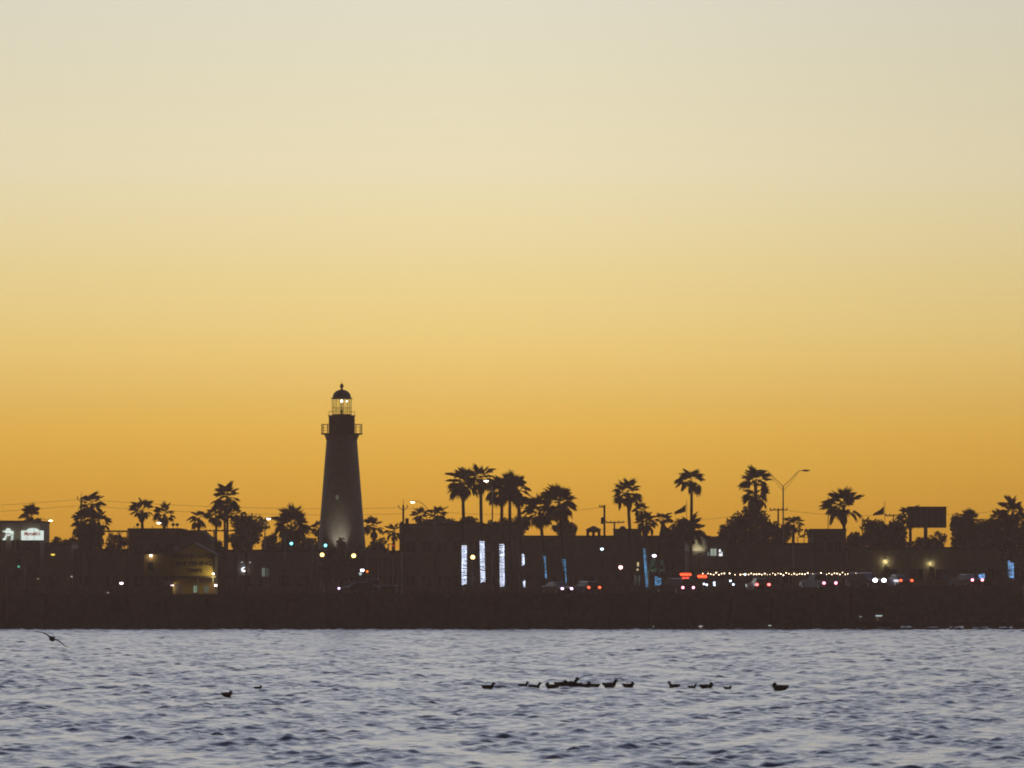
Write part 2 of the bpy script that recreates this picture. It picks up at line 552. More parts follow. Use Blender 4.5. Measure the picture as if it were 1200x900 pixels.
def tree(label, px, ytop, ybot, wpx, Y, n=2600, seed=1, name='broad_tree', cat='tree', size=0.17, m_=None, group='broad trees behind the waterfront', lobes=8):
    r_ = random.Random(seed)
    x = X(px, Y)
    g = gz(x, Y) - 0.1
    t_ = thing(name, label, cat, (x, Y, g), 0, group)
    zt, zb = Z(ytop, Y) - g, max(0.15, Z(ybot, Y) - g)
    hw = wpx * Y / F
    H = (zt - zb) / 2
    zc = (zt + zb) / 2
    blobs = [(0, 0, zc - 0.1 * H, hw * 0.62, hw * 0.6, H * 0.72)]
    tr = MB()
    tr.tube([(0, 0, 0), (0.05, 0, max(0.2, zb * 0.6)), (0.0, 0.05, zc)], [0.22, 0.17, 0.09], 7)
    for k in range(lobes):
        a = k * 2.4 + r_.uniform(-0.4, 0.4)
        rr = r_.uniform(0.45, 0.72) * hw
        e = r_.uniform(-0.45, 0.62)
        s_ = r_.uniform(0.30, 0.46)
        c_ = (rr * math.cos(a), rr * math.sin(a), zc + e * H)
        blobs.append((*c_, hw * s_, hw * s_, H * s_ * 1.05))
        tr.tube([(0, 0, zb * 0.7 + 0.1 * zc), (c_[0] * 0.5, c_[1] * 0.5, (zc + c_[2]) / 2 - 0.1 * H), c_], [0.09, 0.06, 0.03], 5)
    k = r_.uniform(-0.3, 0.3)
    blobs.append((k * hw, 0, zt - H * 0.42, hw * 0.4, hw * 0.4, H * 0.42))
    tr.build('trunk', M_BARK, t_, True)
    b_ = MB()
    b_.v, b_.f = leaf_cloud(blobs, n, size, seed)
    b_.build('crown', m_ or M_LEAF, t_)
    return t_

# ------------------------------------------------------------------ lighthouse
LX, LY = X(400.5, 600), 600.0
lg = G(LX)
lh = thing('lighthouse', 'tall tapered white lighthouse with dark lantern room and floodlit base', 'lighthouse', (LX, LY, lg))
def lz(py):
    return Z(py, LY) - lg
PXM = LY / F
prof = [(3.45, -0.3), (3.4, 0.6), (3.12, lz(690) + 1.5), (2.82, lz(636)), (1.89, lz(516))]
prof = [prof[0], prof[1]] + [(3.32 - (3.32 - 1.89) * (i / 24), 0.9 + (lz(516) - 0.9) * i / 24) for i in range(25)]
tw = MB().lathe(prof, 48).build('tower', M_LHWHITE, lh, True)
MB().lathe([(1.9, lz(516) + 0.003), (1.96, lz(514.8)), (1.98, lz(513)), (2.12, lz(511)), (2.12, lz(509.3))], 48).build('corbel', M_LHWHITE, lh, True)
gd = MB().lathe([(2.5, lz(509.3) + 0.003), (2.56, lz(508.9)), (2.56, lz(508.0)), (1.6, lz(507.9))], 32).build('gallery_deck', M_LHIRON, lh)
for j in range(16):
    a = 2 * math.pi * j / 16 + 0.02
    MB().tube([(2.45 * math.cos(a), 2.45 * math.sin(a), lz(508)), (2.45 * math.cos(a), 2.45 * math.sin(a), lz(497))], 0.035 if j % 8 else 0.07, 6).build('railing_post', M_LHIRON, gd)
for zz, rr in ((lz(497.6), 0.03), (lz(501), 0.015), (lz(504.5), 0.015)):
    MB().tube([(2.45 * math.cos(2 * math.pi * j / 32), 2.45 * math.sin(2 * math.pi * j / 32), zz) for j in range(33)], rr, 5).build('railing_rail', M_LHIRON, gd)
dr = MB().lathe([(1.6, lz(508)), (1.6, lz(488.2)), (1.7, lz(487.9)), (1.72, lz(486.9)), (1.3, lz(486.7))], 36).build('watch_room', M_LHIRON, lh, True)
for j in range(12):
    a = 2 * math.pi * (j + 0.5) / 12
    MB().tube([(1.62 * math.cos(a), 1.62 * math.sin(a), lz(487)), (1.62 * math.cos(a), 1.62 * math.sin(a), lz(482))], 0.016, 5).build('railing_post', M_LHIRON, dr)
MB().tube([(1.62 * math.cos(2 * math.pi * j / 32), 1.62 * math.sin(2 * math.pi * j / 32), lz(482.3)) for j in range(33)], 0.016, 5).build('railing_rail', M_LHIRON, dr)
ln = MB().lathe([(1.23, lz(486.8)), (1.23, lz(485.6)), (1.15, lz(485.5))], 10).build('lantern_sill', M_LHIRON, lh)
NS = 8
lr = 1.2
for j in range(NS):
    a0 = 2 * math.pi * (j + 0.25) / NS; a1 = 2 * math.pi * (j + 1.25) / NS
    p0 = (lr * math.cos(a0), lr * math.sin(a0)); p1 = (lr * math.cos(a1), lr * math.sin(a1))
    MB().tube([(*p0, lz(485.6)), (*p0, lz(467.3))], 0.033, 6).build('mullion', M_LHIRON, ln)
    q0 = (p0[0] * 0.985, p0[1] * 0.985); q1 = (p1[0] * 0.985, p1[1] * 0.985)
    MB().quad((*q0, lz(485.4)), (*q1, lz(485.4)), (*q1, lz(467.4)), (*q0, lz(467.4))).build('pane', M_LANTERNGLASS, ln)
MB().tube([(lr * math.cos(2 * math.pi * j / 30), lr * math.sin(2 * math.pi * j / 30), lz(478)) for j in range(31)], 0.02, 5).build('glazing_bar', M_LHIRON, ln)
lens = MB().lathe([(0.12, lz(485.5)), (0.12, lz(480)), (0.05, lz(479.6)), (0.05, lz(471))], 10).build('lens_stand', M_LHIRON, lh)
MB().tube([(-0.75, 0, lz(480)), (0.75, 0, lz(480))], 0.02, 5).build('crossbar', M_LHIRON, lens)
lb = MB().ball((0, -0.15, lz(470)), 0.12, seg=12).build('beacon_bulb', glow('beacon_white', (1, 0.93, 0.9), 14), lh, True)
MB().ball((0.62, -0.15, lz(470.3)), 0.075, seg=10).build('beacon_bulb', glow('beacon_blue', (0.75, 0.88, 1), 9), lh, True)
lamp_light('beacon_light', 'POINT', 5, (1, 0.95, 0.8), lh, (0, -0.5, lz(471.5)), 0.2)
dome = [(1.36, lz(467.4)), (1.38, lz(466.9)), (1.16, lz(466.3))]
for i in range(1, 11):
    a = math.pi / 2 * i / 11
    dome.append((1.15 * math.cos(a) ** 0.9, lz(466.3) + (lz(456.6) - lz(466.3)) * math.sin(a)))
dome.append((0.16, lz(456.3)))
ro = MB().lathe(dome, 36).build('dome_roof', M_LHIRON, lh, True)
fin = [(0.16, lz(456.3)), (0.12, lz(455.2)), (0.15, lz(454.6)), (0.24, lz(453.2)), (0.25, lz(452.2)), (0.17, lz(450.6)), (0.05, lz(449.4)), (0.02, lz(448.6)), (0.012, lz(445.8))]
MB().lathe(fin, 14).build('finial', M_LHIRON, ro, True)
wz = lz(583)
wr = 3.32 - (3.32 - 1.89) * (wz - 0.9) / (lz(516) - 0.9)
wx = X(396, 600) - LX
wf = MB().box(wx - 0.26, wx + 0.26, -wr - 0.03, -wr + 0.25, wz - 0.36, wz + 0.36).build('window', M_LHIRON, lh)
MB().box(wx - 0.19, wx + 0.19, -wr - 0.05, -wr - 0.033, wz - 0.29, wz + 0.29).build('pane', glow('dim_green_window', (0.55, 0.6, 0.4), 0.11), wf)
MB().box(wx - 0.32, wx + 0.32, -wr - 0.1, -wr - 0.031, wz - 0.46, wz - 0.363).build('sill', M_LHWHITE, wf)

def floodlight(label, x, y, z, target, power, col, angle=50, blend=0.9):
    t_ = thing('floodlight', label, 'floodlight', (x, y, z))
    MB().box(-0.25, 0.25, -0.16, 0.12, 0.0, 0.3).build('housing', M_DARKMETAL, t_)
    MB().box(-0.21, 0.21, 0.123, 0.14, 0.04, 0.26).build('lens', glow('flood_lens', (1, 0.92, 0.75), 3), t_)
    MB().tube([(0, -0.05, 0), (0, -0.05, -(z - gz(x, y)) - 0.1)], 0.04, 6).build('stake', M_DARKMETAL, t_)
    l_ = lamp_light('flood_light', 'SPOT', power, col, t_, (0, 0.3, 0.2), 0.15, spot_size=math.radians(angle), spot_blend=blend)
    aim(l_, (target[0] - x, target[1] - y, target[2] - z))
    return t_
floodlight('floodlight behind the shrubs aimed up at the lighthouse tower', LX + 0.1, 594.6, 7.6, (LX - 0.25, 597.2, 10.7), 430, (1, 0.92, 0.72), 48)

# ------------------------------------------------------------------ buildings
def windows_on(par, x0, x1, zc, w_, h_, n, yf, pane=None, lit=None):
    for i in range(n):
        xc = x0 + (x1 - x0) * (i + 0.5) / n
        fr = MB()
        fr.box(xc - w_ / 2 - 0.07, xc + w_ / 2 + 0.07, yf - 0.05, yf - 0.003, zc + h_ / 2, zc + h_ / 2 + 0.08)
        fr.box(xc - w_ / 2 - 0.07, xc + w_ / 2 + 0.07, yf - 0.09, yf - 0.003, zc - h_ / 2 - 0.08, zc - h_ / 2)
        fr.box(xc - w_ / 2 - 0.07, xc - w_ / 2, yf - 0.05, yf - 0.003, zc - h_ / 2, zc + h_ / 2)
        fr.box(xc + w_ / 2, xc + w_ / 2 + 0.07, yf - 0.05, yf - 0.003, zc - h_ / 2, zc + h_ / 2)
        fr.box(xc - 0.025, xc + 0.025, yf - 0.04, yf - 0.02, zc - h_ / 2, zc + h_ / 2)
        f_ = fr.build('window', M_TRIM, par)
        MB().box(xc - w_ / 2, xc + w_ / 2, yf - 0.018, yf - 0.004, zc - h_ / 2, zc + h_ / 2).build('pane', (lit[i] if lit and i in lit else pane or M_DGLASS), f_)
def block(label, px0, px1, ytop, Y, depth=10, wm_=None, wins=4, rows=1, door=0.3, name='shop_building', cat='building', parapet=True, lit=None):
    x0, x1 = X(px0, Y), X(px1, Y)
    xc = (x0 + x1) / 2
    g = min(gz(x0, Y), gz(x1, Y)) - 0.15
    zt = Z(ytop, Y) - g
    t_ = thing(name, label, cat, (xc, Y, g))
    hw = (x1 - x0) / 2
    MB().box(-hw, hw, 0, depth, 0, zt - 0.25).build('wall', wm_ or M_STUCCO, t_)
    rf = MB()
    rf.box(-hw - 0.06, hw + 0.06, -0.06, depth + 0.06, zt - 0.247, zt if parapet else zt - 0.1)
    if not parapet:
        rf.box(-hw - 0.2, hw + 0.2, -0.3, depth + 0.2, zt - 0.097, zt)
    rf.build('roof', M_ROOF, t_)
    fl = (zt - 0.4) / rows
    for r_ in range(rows):
        zc = fl * r_ + min(1.75, fl * 0.55)
        if wins:
            windows_on(t_, -hw + 0.4, hw - 0.4, zc, min(1.5, 1.2 * (2 * hw) / (wins * 2.2)), min(1.3, fl * 0.45), wins, 0, lit=(lit if r_ == rows - 1 else None))
    if door is not None:
        xd = -hw + 2 * hw * door
        d_ = MB().box(xd - 0.5, xd + 0.5, -0.12, -0.1, 0.15, 2.25).build('door', M_WOOD, t_)
        MB().box(xd + 0.33, xd + 0.42, -0.17, -0.123, 1.1, 1.2).build('handle', M_STEEL, d_)
    return t_, hw, zt, g

# left: restaurant with lit signs
rb, hw, zt, g = block('flat roofed restaurant carrying two lit white signs on its front', -60, 47, 610, 590, 12, M_STUCCO2, 6, 2, 0.7, 'restaurant')
def place(px, py, Y, par):
    return (X(px, Y) - par.location.x, Z(py, Y) - par.location.z)
M_SIGNW = glow('sign_white', (0.86, 1.0, 0.92), 0.92)
M_SIGNRED = glow('sign_red', (0.30, 0.012, 0.01), 0.55)
Ys = 589.5
sg = thing('lit_sign', 'glowing white arched sign with red script on restaurant front', 'sign', (X(38, Ys), Ys, Z(633, Ys)))
s1 = Ys / F
pl = []
hwid = 13.1 * s1
pl = [(-hwid, 0), (hwid, 0), (hwid, 11.2 * s1)]
for i in range(9):
    a = math.pi * i / 8
    pl.append((0.5 * s1 + 7.2 * s1 * math.cos(a), 11.2 * s1 + 3.0 * s1 * math.sin(a)))
pl.append((-hwid, 11.2 * s1))
MB().prism(pl, -0.12, 0.12).build('face', M_SIGNW, sg)
MB().box(1.9 * s1, 2.3 * s1, -0.135, -0.122, 0.05, 13.7 * s1).build('seam', M_TRIM, sg)
MB().box(-hwid - 0.06, hwid + 0.06, -0.14, 0.5, -0.12, -0.003).build('frame', M_DARKMETAL, sg)
text('lettering', "Marcello's", 0.62, M_SIGNRED, sg, (-0.5 * s1, -0.14, 7.4 * s1), shear=0.35, ext=0.01, sx=0.78, bold=0.022)
MB().tube([(-8.0 * s1, -0.15, 3.6 * s1), (-6.2 * s1, -0.15, 2.2 * s1), (-4.2 * s1, -0.15, 2.6 * s1)], [0.03, 0.05, 0.02], 5).build('flourish', M_SIGNRED, sg)
eg = thing('lit_emblem', 'small glowing white emblem with a rounded top on restaurant wall', 'sign', (X(9.6, Ys), Ys, Z(633, Ys)))
def emb(name, poly, m_=M_SIGNW, y=-0.1):
    MB().prism([(a * s1, b_ * s1) for a, b_ in poly], y, 0.1).build(name, m_, eg)
emb('upper', [(-3.2, 8)] + [(0.0 + 3.4 * math.cos(math.pi * (1 - i / 8)), 10.2 + 3.9 * math.sin(math.pi * i / 8)) for i in range(9)] + [(3.2, 8)])
emb('brim', [(-6.3, 9.6), (-3.45, 9.4), (-3.45, 10.8), (-6.3, 11.1)])
emb('shoulder', [(3.45, 6.8), (6.2, 6.2), (6.2, 10.9), (3.45, 10.6)])
emb('band', [(-3.6, 6.9), (3.4, 7.2), (3.4, 7.95), (-3.2, 7.9)], glow('sign_rust', (0.5, 0.2, 0.12), 0.6))
emb('body', [(-3.0, 6.0), (-1, 4.8), (3, 5.4), (3.4, 6.85), (-3.2, 6.8)])
emb('foot', [(-6.4, 0), (-3.2, 0), (-1.6, 4.6), (-3.6, 5.2), (-4.4, 2.6), (-6.4, 2)])
emb('foot', [(3.2, 0.2), (5.7, 0.2), (5.7, 1.8), (3.2, 1.8)])
emb('ankle', [(3.2, 2.6), (5.7, 2.8), (6.0, 5.6), (4.0, 5.2)])

block('low dark annex beside the sign bearing restaurant', 44, 84, 636, 596, 9, M_STUCCO, 2, 1, None, 'annex_building')
block('plain low shed behind the shaggy palm clump', 80, 151, 643, 598, 9, M_BRICKRED, 2, 1, None, 'storage_building')
# long dark building behind the yellow house
mb_, hw, zt, g = block('long flat roofed building with roof vents behind the yellow house', 150, 211, 619, 578, 12, M_STUCCO2, 3, 2, None, 'hotel_building')
for px, h_ in ((156.5, 2.5), (178, 2.5)):
    x_, _ = place(px, 619, 578, mb_)
    MB().tube([(x_, 1, zt), (x_, 1, zt + 0.25)], 0.05, 6).build('roof_pipe', M_STEEL, mb_)
for px in (159.8, 206.3, 201.5):
    x_, _ = place(px, 619, 578, mb_)
    v_ = MB().tube([(x_, 2, zt - 0.02), (x_, 2, zt + 0.3)], 0.04, 6).build('vent_pipe', M_STEEL, mb_)
    MB().lathe([(0.14, 0.28), (0.2, 0.36), (0.2, 0.56), (0.1, 0.62)], 10, (x_, 2, zt)).build('vent_cap', M_STEEL, v_)
mr = thing('hotel_wing', 'sloping roofed wing joined to the long dark building near pergola', 'building', (X(228, 577), 577, G(X(228, 577)) - 0.1))
b0 = [(X(a, 577) - mr.location.x, Z(c_, 577) - mr.location.z) for a, c_ in ((211.6, 621.2), (236, 621.2), (247, 632), (247, 690), (211.6, 690))]
MB().prism([(b0[4][0], 0), (b0[3][0], 0), (b0[2][0], b0[2][1] - 0.15), (b0[1][0], b0[1][1] - 0.15), (b0[0][0], b0[0][1] - 0.15)], 0, 9).build('wall', M_STUCCO2, mr)
MB().prism([(b0[0][0], b0[0][1] - 0.147), (b0[1][0], b0[1][1] - 0.147), (b0[2][0] + 0.25, b0[2][1] - 0.3), (b0[2][0] + 0.25, b0[2][1] - 0.15), (b0[1][0], b0[1][1]), (b0[0][0], b0[0][1])], -0.2, 9.2).build('roof', M_ROOF, mr)
windows_on(mr, b0[4][0] + 0.3, b0[3][0] - 0.3, 4.6, 0.8, 1.1, 2, 0)
def pergola(label, px0, px1, ytop, Y, nposts, braces, rail=None):
    x0, x1 = X(px0, Y), X(px1, Y)
    g = G(x0) - 0.1
    t_ = thing('pergola', label, 'pergola', (x0, Y, g))
    zt = Z(ytop, Y) - g
    L = x1 - x0
    for yy in (0, 2.5):
        MB().box(-0.2, L + 0.2, yy - 0.05, yy + 0.05, zt - 0.12, zt).build('beam', M_WOOD, t_)
    for i in range(nposts):
        x_ = L * i / (nposts - 1)
        for yy in (0, 2.5):
            MB().box(x_ - 0.06, x_ + 0.06, yy - 0.045, yy + 0.045, 0, zt - 0.123).build('post', M_WOOD, t_)
        if braces:
            MB().tube([(x_, 0, zt - 0.9), (x_ + 0.6, 0, zt - 0.1)], 0.035, 4).build('brace', M_WOOD, t_)
    for i in range(nposts * 2):
        x_ = L * (i + 0.5) / (nposts * 2)
        MB().box(x_ - 0.03, x_ + 0.03, -0.3, 2.8, zt + 0.003, zt + 0.07).build('rafter', M_WOOD, t_)
    if rail:
        MB().box(0, L, -0.03, 0.03, Z(rail, Y) - g - 0.05, Z(rail, Y) - g + 0.05).build('rail', M_WOOD, t_)
    return t_
pergola('wooden deck canopy left of the long building with thin roof beam', 117, 149, 622, 580, 4, True)
pergola('open pergola under the tall palms right of the sloping roof', 238, 288, 621.3, 583, 5, False, 635)
# yellow two storey house with painted words
HY = 530.0
hx0, hx1 = X(167.5, HY), X(252, HY)
yh = thing('yellow_house', 'yellow two storey waterfront house with dark words painted under its gable', 'house', (X(168, HY), HY, gz(X(210, HY), HY) - 0.1))
def hp(px, py):
    return (X(px, HY) - yh.location.x, Z(py, HY) - yh.location.z)
xg0, xg1 = hp(205, 0)[0], hp(250.6, 0)[0]
zapex = hp(0, 635.5)[1]; zeave = hp(0, 648)[1]; zfl = hp(0, 675)[1]; zgr = 0.0
xap = hp(226.5, 0)[0]
MB().prism([(xg0, zfl + 0.003), (xg1, zfl + 0.003), (xg1, zeave - 0.08), (xap, zapex - 0.1), (xg0, zeave - 0.08)], 0, 7).build('gable_wall', M_YELLOW, yh)
MB().box(hp(168, 0)[0], xg0 - 0.003, 0.6, 7, zfl + 0.003, hp(0, 649.5)[1]).build('side_wall', M_YELLOW, yh)
MB().box(hp(200, 0)[0], hp(250.6, 0)[0], 1.2, 7, 0, zfl - 0.2).build('ground_floor_wall', M_YELLOW, yh)
rf = MB()
for (xa, za, xb, zb_) in ((xg0 - 0.3, zeave - 0.2, xap, zapex), (xap, zapex, xg1 + 0.3, zeave - 0.2)):
    rf.prism([(xa, za - 0.1), (xb, zb_ - 0.1), (xb, zb_), (xa, za)], -0.3, 7.3)
rf.build('gable_roof', M_ROOF, yh)
MB().prism([(hp(166, 0)[0], hp(0, 649.3)[1]), (xg0 - 0.05, hp(0, 646)[1]), (xg0 - 0.05, hp(0, 640)[1]), (hp(172, 0)[0], hp(0, 644)[1])], 0.3, 7.2).build('side_roof', M_ROOF, yh)
MB().box(hp(190, 0)[0], xg1 + 0.25, -0.6, 1.1, zfl - 0.18, zfl - 0.003).build('awning', M_ROOF, yh)
MB().box(xg1 + 0.003, xg1 + 0.12, -0.06, 0.1, zfl, zeave - 0.25).build('corner_board', M_TRIM, yh)
M_WORDS = mat('sign_words', (0.055, 0.03, 0.035), 0.8, 0.2, 5)
for body, px, py, sx_, sz_ in (('DOLPHIN', 217, 652.0, 0.86, 0.6), ('WATCH', 240.8, 652.0, 0.86, 0.6), ('BAY', 212.5, 660.8, 0.92, 0.66), ('FISHING', 234.5, 660.6, 1.08, 0.64), ('TRIPS', 228, 668.8, 1.35, 0.5)):
    x_, z_ = hp(px, py)
    text('lettering', body, sz_, M_WORDS, yh, (x_, -0.012, z_), ext=0.008, sx=sx_, bold=0.03)
x_, z_ = hp(222, 688)
for px, w_, m_ in ((228.5, 0.46, glow('pale_green_window', (0.32, 0.46, 0.36), 0.52)), (241, 0.5, glow('dim_grey_window', (0.10, 0.13, 0.10), 0.5))):
    windows_on(yh, hp(px, 0)[0] - 0.3, hp(px, 0)[0] + 0.3, hp(0, 690.5)[1], w_, 0.74, 1, 1.2, pane=m_)
windows_on(yh, hp(176, 0)[0] - 0.3, hp(176, 0)[0] + 0.3, hp(0, 664)[1], 0.5, 0.9, 1, 0.6)
d_ = MB().box(hp(204.5, 0)[0], hp(212, 0)[0], 1.1, 1.197, 0.1, hp(0, 685)[1]).build('door', M_TRIM, yh)
MB().box(hp(210.4, 0)[0], hp(211.2, 0)[0], 1.05, 1.097, 0.9, 1.0).build('handle', M_STEEL, d_)
for px, py in ((202, 700), (232, 700), (250, 700)):
    MB().box(hp(px, 0)[0] - 0.07, hp(px, 0)[0] + 0.07, -0.5, -0.36, 0, zfl - 0.183).build('porch_post', M_TRIM, yh)
for k, (pa, pb, py) in enumerate(((203, 212, 698.5), (203, 211, 707), (204, 212, 713))):
    MB().box(hp(pa, 0)[0], hp(pb, 0)[0], -0.3 - 0.4 * k, 0.1 - 0.4 * k, max(-0.5, hp(0, py)[1]) - 0.1, max(-0.5, hp(0, py)[1])).build('step', M_CONC, yh)
def wall_lamp(label, px, py, Y, power, col, glowcol, gs, r=0.12, yoff=-0.25, group=None):
    t_ = thing('wall_lamp', label, 'lamp', (X(px, Y), Y, Z(py, Y)), 0, group)
    MB().box(-0.06, 0.06, yoff + 0.05, 0.0, 0.1, 0.16).build('bracket', M_DARKMETAL, t_)
    MB().lathe([(r * 1.25, 0.1), (r * 1.1, 0.13), (0.05, 0.2)], 12, (0, yoff, 0)).build('shade', M_DARKMETAL, t_)
    MB().ball((0, yoff, 0), r, r, r * 0.8, 12, 8).build('bulb', glow('bulb_%d_%d_%d_%d' % (glowcol[0] * 100, glowcol[1] * 100, glowcol[2] * 100, gs * 10), glowcol, gs), t_, True)
    if power:
        lamp_light('lamp_light', 'POINT', power, col, t_, (0, yoff - 0.05, -0.25), 0.08)
    return t_
PINK = (1.0, 0.74, 0.70)
wall_lamp('pinkish lamp high on the yellow house\'s side wall', 177, 651, HY + 0.6, 0.9, (1, 0.8, 0.4), PINK, 8, 0.15, -0.3)
wall_lamp('pinkish lamp above the yellow house\'s ground floor door', 202, 686, HY + 1.0, 2.2, (1, 0.8, 0.35), PINK, 8, 0.13)
wall_lamp('pinkish red lamp at the yellow house\'s ground floor corner', 253, 686, HY + 1.0, 0.8, (1, 0.7, 0.5), (1, 0.62, 0.62), 8, 0.15)
wall_lamp('small white lamp washing light across the painted words', 250.5, 672.4, HY, 52, (1, 0.82, 0.3), (1, 0.95, 0.8), 8, 0.11, -0.95)

# shops between the house and the lighthouse
sb, hw, zt, g = block('low dark shop row left of the lighthouse with two lit windows', 249, 372, 644, 586, 10, M_STUCCO, 5, 1, 0.18, 'shop_row')
M_WINLIT = glow('grey_green_window', (0.36, 0.44, 0.36), 0.42)
for px, w_ in ((308.8, 0.34), (313.4, 0.28)):
    x_, z_ = place(px, 670.5, 586, sb)
    windows_on(sb, x_ - 0.2, x_ + 0.2, z_, w_, 1.0, 1, -0.1, pane=M_WINLIT if px < 310 else glow('dim_grey_window', (0.1, 0.13, 0.1), 0.5))
cs = thing('crescent_sign', 'small glowing white crescent shaped sign on the low shop row', 'sign', (X(285.5, 585.6), 585.6, Z(667.5, 585.6)))
pl = []
for i in range(13):
    a = math.radians(60 + 240 * i / 12)
    pl.append((0.26 * math.cos(a), 0.28 * math.sin(a)))
for i in range(13):
    a = math.radians(290 - 220 * i / 12)
    pl.append((0.16 + 0.22 * math.cos(a), 0.04 + 0.24 * math.sin(a)))
MB().prism(pl, -0.08, 0.08).build('crescent', glow('crescent_white', (0.85, 0.93, 1), 2.2), cs)
MB().ball((0.16, -0.06, -0.14), 0.12, 0.08, 0.09).build('lamp', glow('crescent_peach', (1, 0.75, 0.6), 2.5), cs, True)
MB().box(-0.05, 0.05, 0.083, 0.4, -0.05, 0.05).build('bracket', M_DARKMETAL, cs)
for px in (283.5, 293):
    wall_lamp('tiny pale lamp under the shop row eave', px, 659, 586, 0, (1, 1, 1), (0.5, 0.55, 0.55), 1, 0.09, -0.2, 'tiny eave lamps')
# porch house right of the lighthouse
ph, hw, zt, g = block('dark porch fronted house between lighthouse and large restaurant', 424, 470, 645, 584, 9, M_BRICKRED, 3, 1, 0.6, 'porch_house')
pz = Z(652, 580) - g
fas = MB().box(X(428, 580) - ph.location.x, X(468, 580) - ph.location.x, -4.0, -3.85, pz - 0.1, pz + 0.1).build('fascia', mat('tan_fascia', (0.42, 0.28, 0.16), 0.8, 0.1, 3), ph)
MB().box(X(428, 580) - ph.location.x, X(468, 580) - ph.location.x, -3.847, -0.06, pz - 0.04, pz + 0.06).build('porch_roof', M_ROOF, ph)
for px in (430, 443.5, 448, 460.5, 466.5):
    x_ = X(px, 580) - ph.location.x
    MB().box(x_ - 0.09, x_ + 0.09, -3.83, -3.65, 0, pz - 0.103).build('porch_post', mat('porch_post_paint', (0.36, 0.29, 0.22), 0.8, 0.1, 4), ph)
# small path lantern whose light picks out the porch
# large restaurant and its neighbours
lb_, hw, zt, g = block('large dark restaurant block behind the trunks wrapped in white lights', 468, 606, 613.5, 604, 16, M_STUCCO2, 7, 2, 0.4, 'waterside_restaurant')
for px, w_, h_ in ((476.5, 4, 6.5), (525.5, 4.5, 6), (470, 3, 2.5)):
    x_, _ = place(px, 613, 604, lb_)
    MB().box(x_ - w_ * 0.053, x_ + w_ * 0.053, 2, 2.8, zt + 0.003, zt + h_ * 0.105).build('roof_unit', M_STEEL, lb_)
mk, hw, zt, g = block('very long flat roofed market building under the little cupola', 603, 832, 627.5, 606, 16, M_STUCCO, 12, 1, 0.45, 'market_building')
cu = thing('cupola', 'small open cupola with hipped roof on the long flat roof', 'cupola', (X(695.5, 608), 608.5, G(X(695, 608)) - 0.15 + zt))
u_ = 608 / F
cu.location.z = Z(627.2, 606)
for sx_ in (-1, 0, 1):
    for sy_ in (-1, 1):
        MB().box(sx_ * 6.6 * u_ - 0.17, sx_ * 6.6 * u_ + 0.17, sy_ * 0.6 - 0.12, sy_ * 0.6 + 0.12, 0, 3.6 * u_).build('post', M_WOOD, cu)
MB().box(-8.2 * u_, 8.2 * u_, -0.85, 0.85, 3.6 * u_ + 0.003, 6.2 * u_).build('frieze', M_WOOD, cu)
MB().rings([[(-8.9 * u_, -0.95, 6.2 * u_ + 0.003), (8.9 * u_, -0.95, 6.2 * u_ + 0.003), (8.9 * u_, 0.95, 6.2 * u_ + 0.003), (-8.9 * u_, 0.95, 6.2 * u_ + 0.003)],
            [(-8.9 * u_, -0.95, 7.0 * u_), (8.9 * u_, -0.95, 7.0 * u_), (8.9 * u_, 0.95, 7.0 * u_), (-8.9 * u_, 0.95, 7.0 * u_)],
            [(-1.2 * u_, -0.1, 11 * u_), (1.2 * u_, -0.1, 11 * u_), (1.2 * u_, 0.1, 11 * u_), (-1.2 * u_, 0.1, 11 * u_)]]).build('roof', M_ROOF, cu)
ub = thing('roof_house', 'raised rooftop room with a rounded vent on the long market building', 'rooftop room', (X(731, 607), 607.5, Z(627.3, 606)))
MB().box(X(719.5, 607) - ub.location.x, X(752, 607) - ub.location.x, 0, 4, 0, 7.2 * u_).build('wall', M_STUCCO, ub)
MB().box(X(718.8, 607) - ub.location.x, X(752.8, 607) - ub.location.x, -0.1, 4.1, 7.2 * u_ + 0.003, 7.9 * u_).build('roof', M_ROOF, ub)
MB().ball((-0.1, 1.5, 7.9 * u_), 0.42, 0.42, 0.36, 14, 8).build('vent_dome', M_STEEL, ub, True)
# lit dome behind the low fan palm
dm = thing('shell_dome', 'pale rounded shell roof lit from below beside fan palm', 'dome', (X(816, 584), 584, G(X(816, 584)) - 0.1))
dz0 = Z(646, 584) - dm.location.z
MB().lathe([(1.35, 0), (1.35, dz0)], 28).build('drum', M_STUCCO, dm, True)
MB().lathe([(1.42, dz0 + 0.003)] + [(1.42 * math.cos(math.pi / 2 * i / 9) + 0.01, dz0 + 2.35 * math.sin(math.pi / 2 * i / 9)) for i in range(1, 10)], 28).build('shell', mat('shell_white', (0.66, 0.62, 0.5), 0.8, 0.15, 3), dm, True)
floodlight('floodlight below the pale shell roof', X(819.5, 580.5), 580.5, Z(651, 580.5), (X(817.5, 583), 583, Z(632, 583)), 130, (1, 0.9, 0.62), 100)
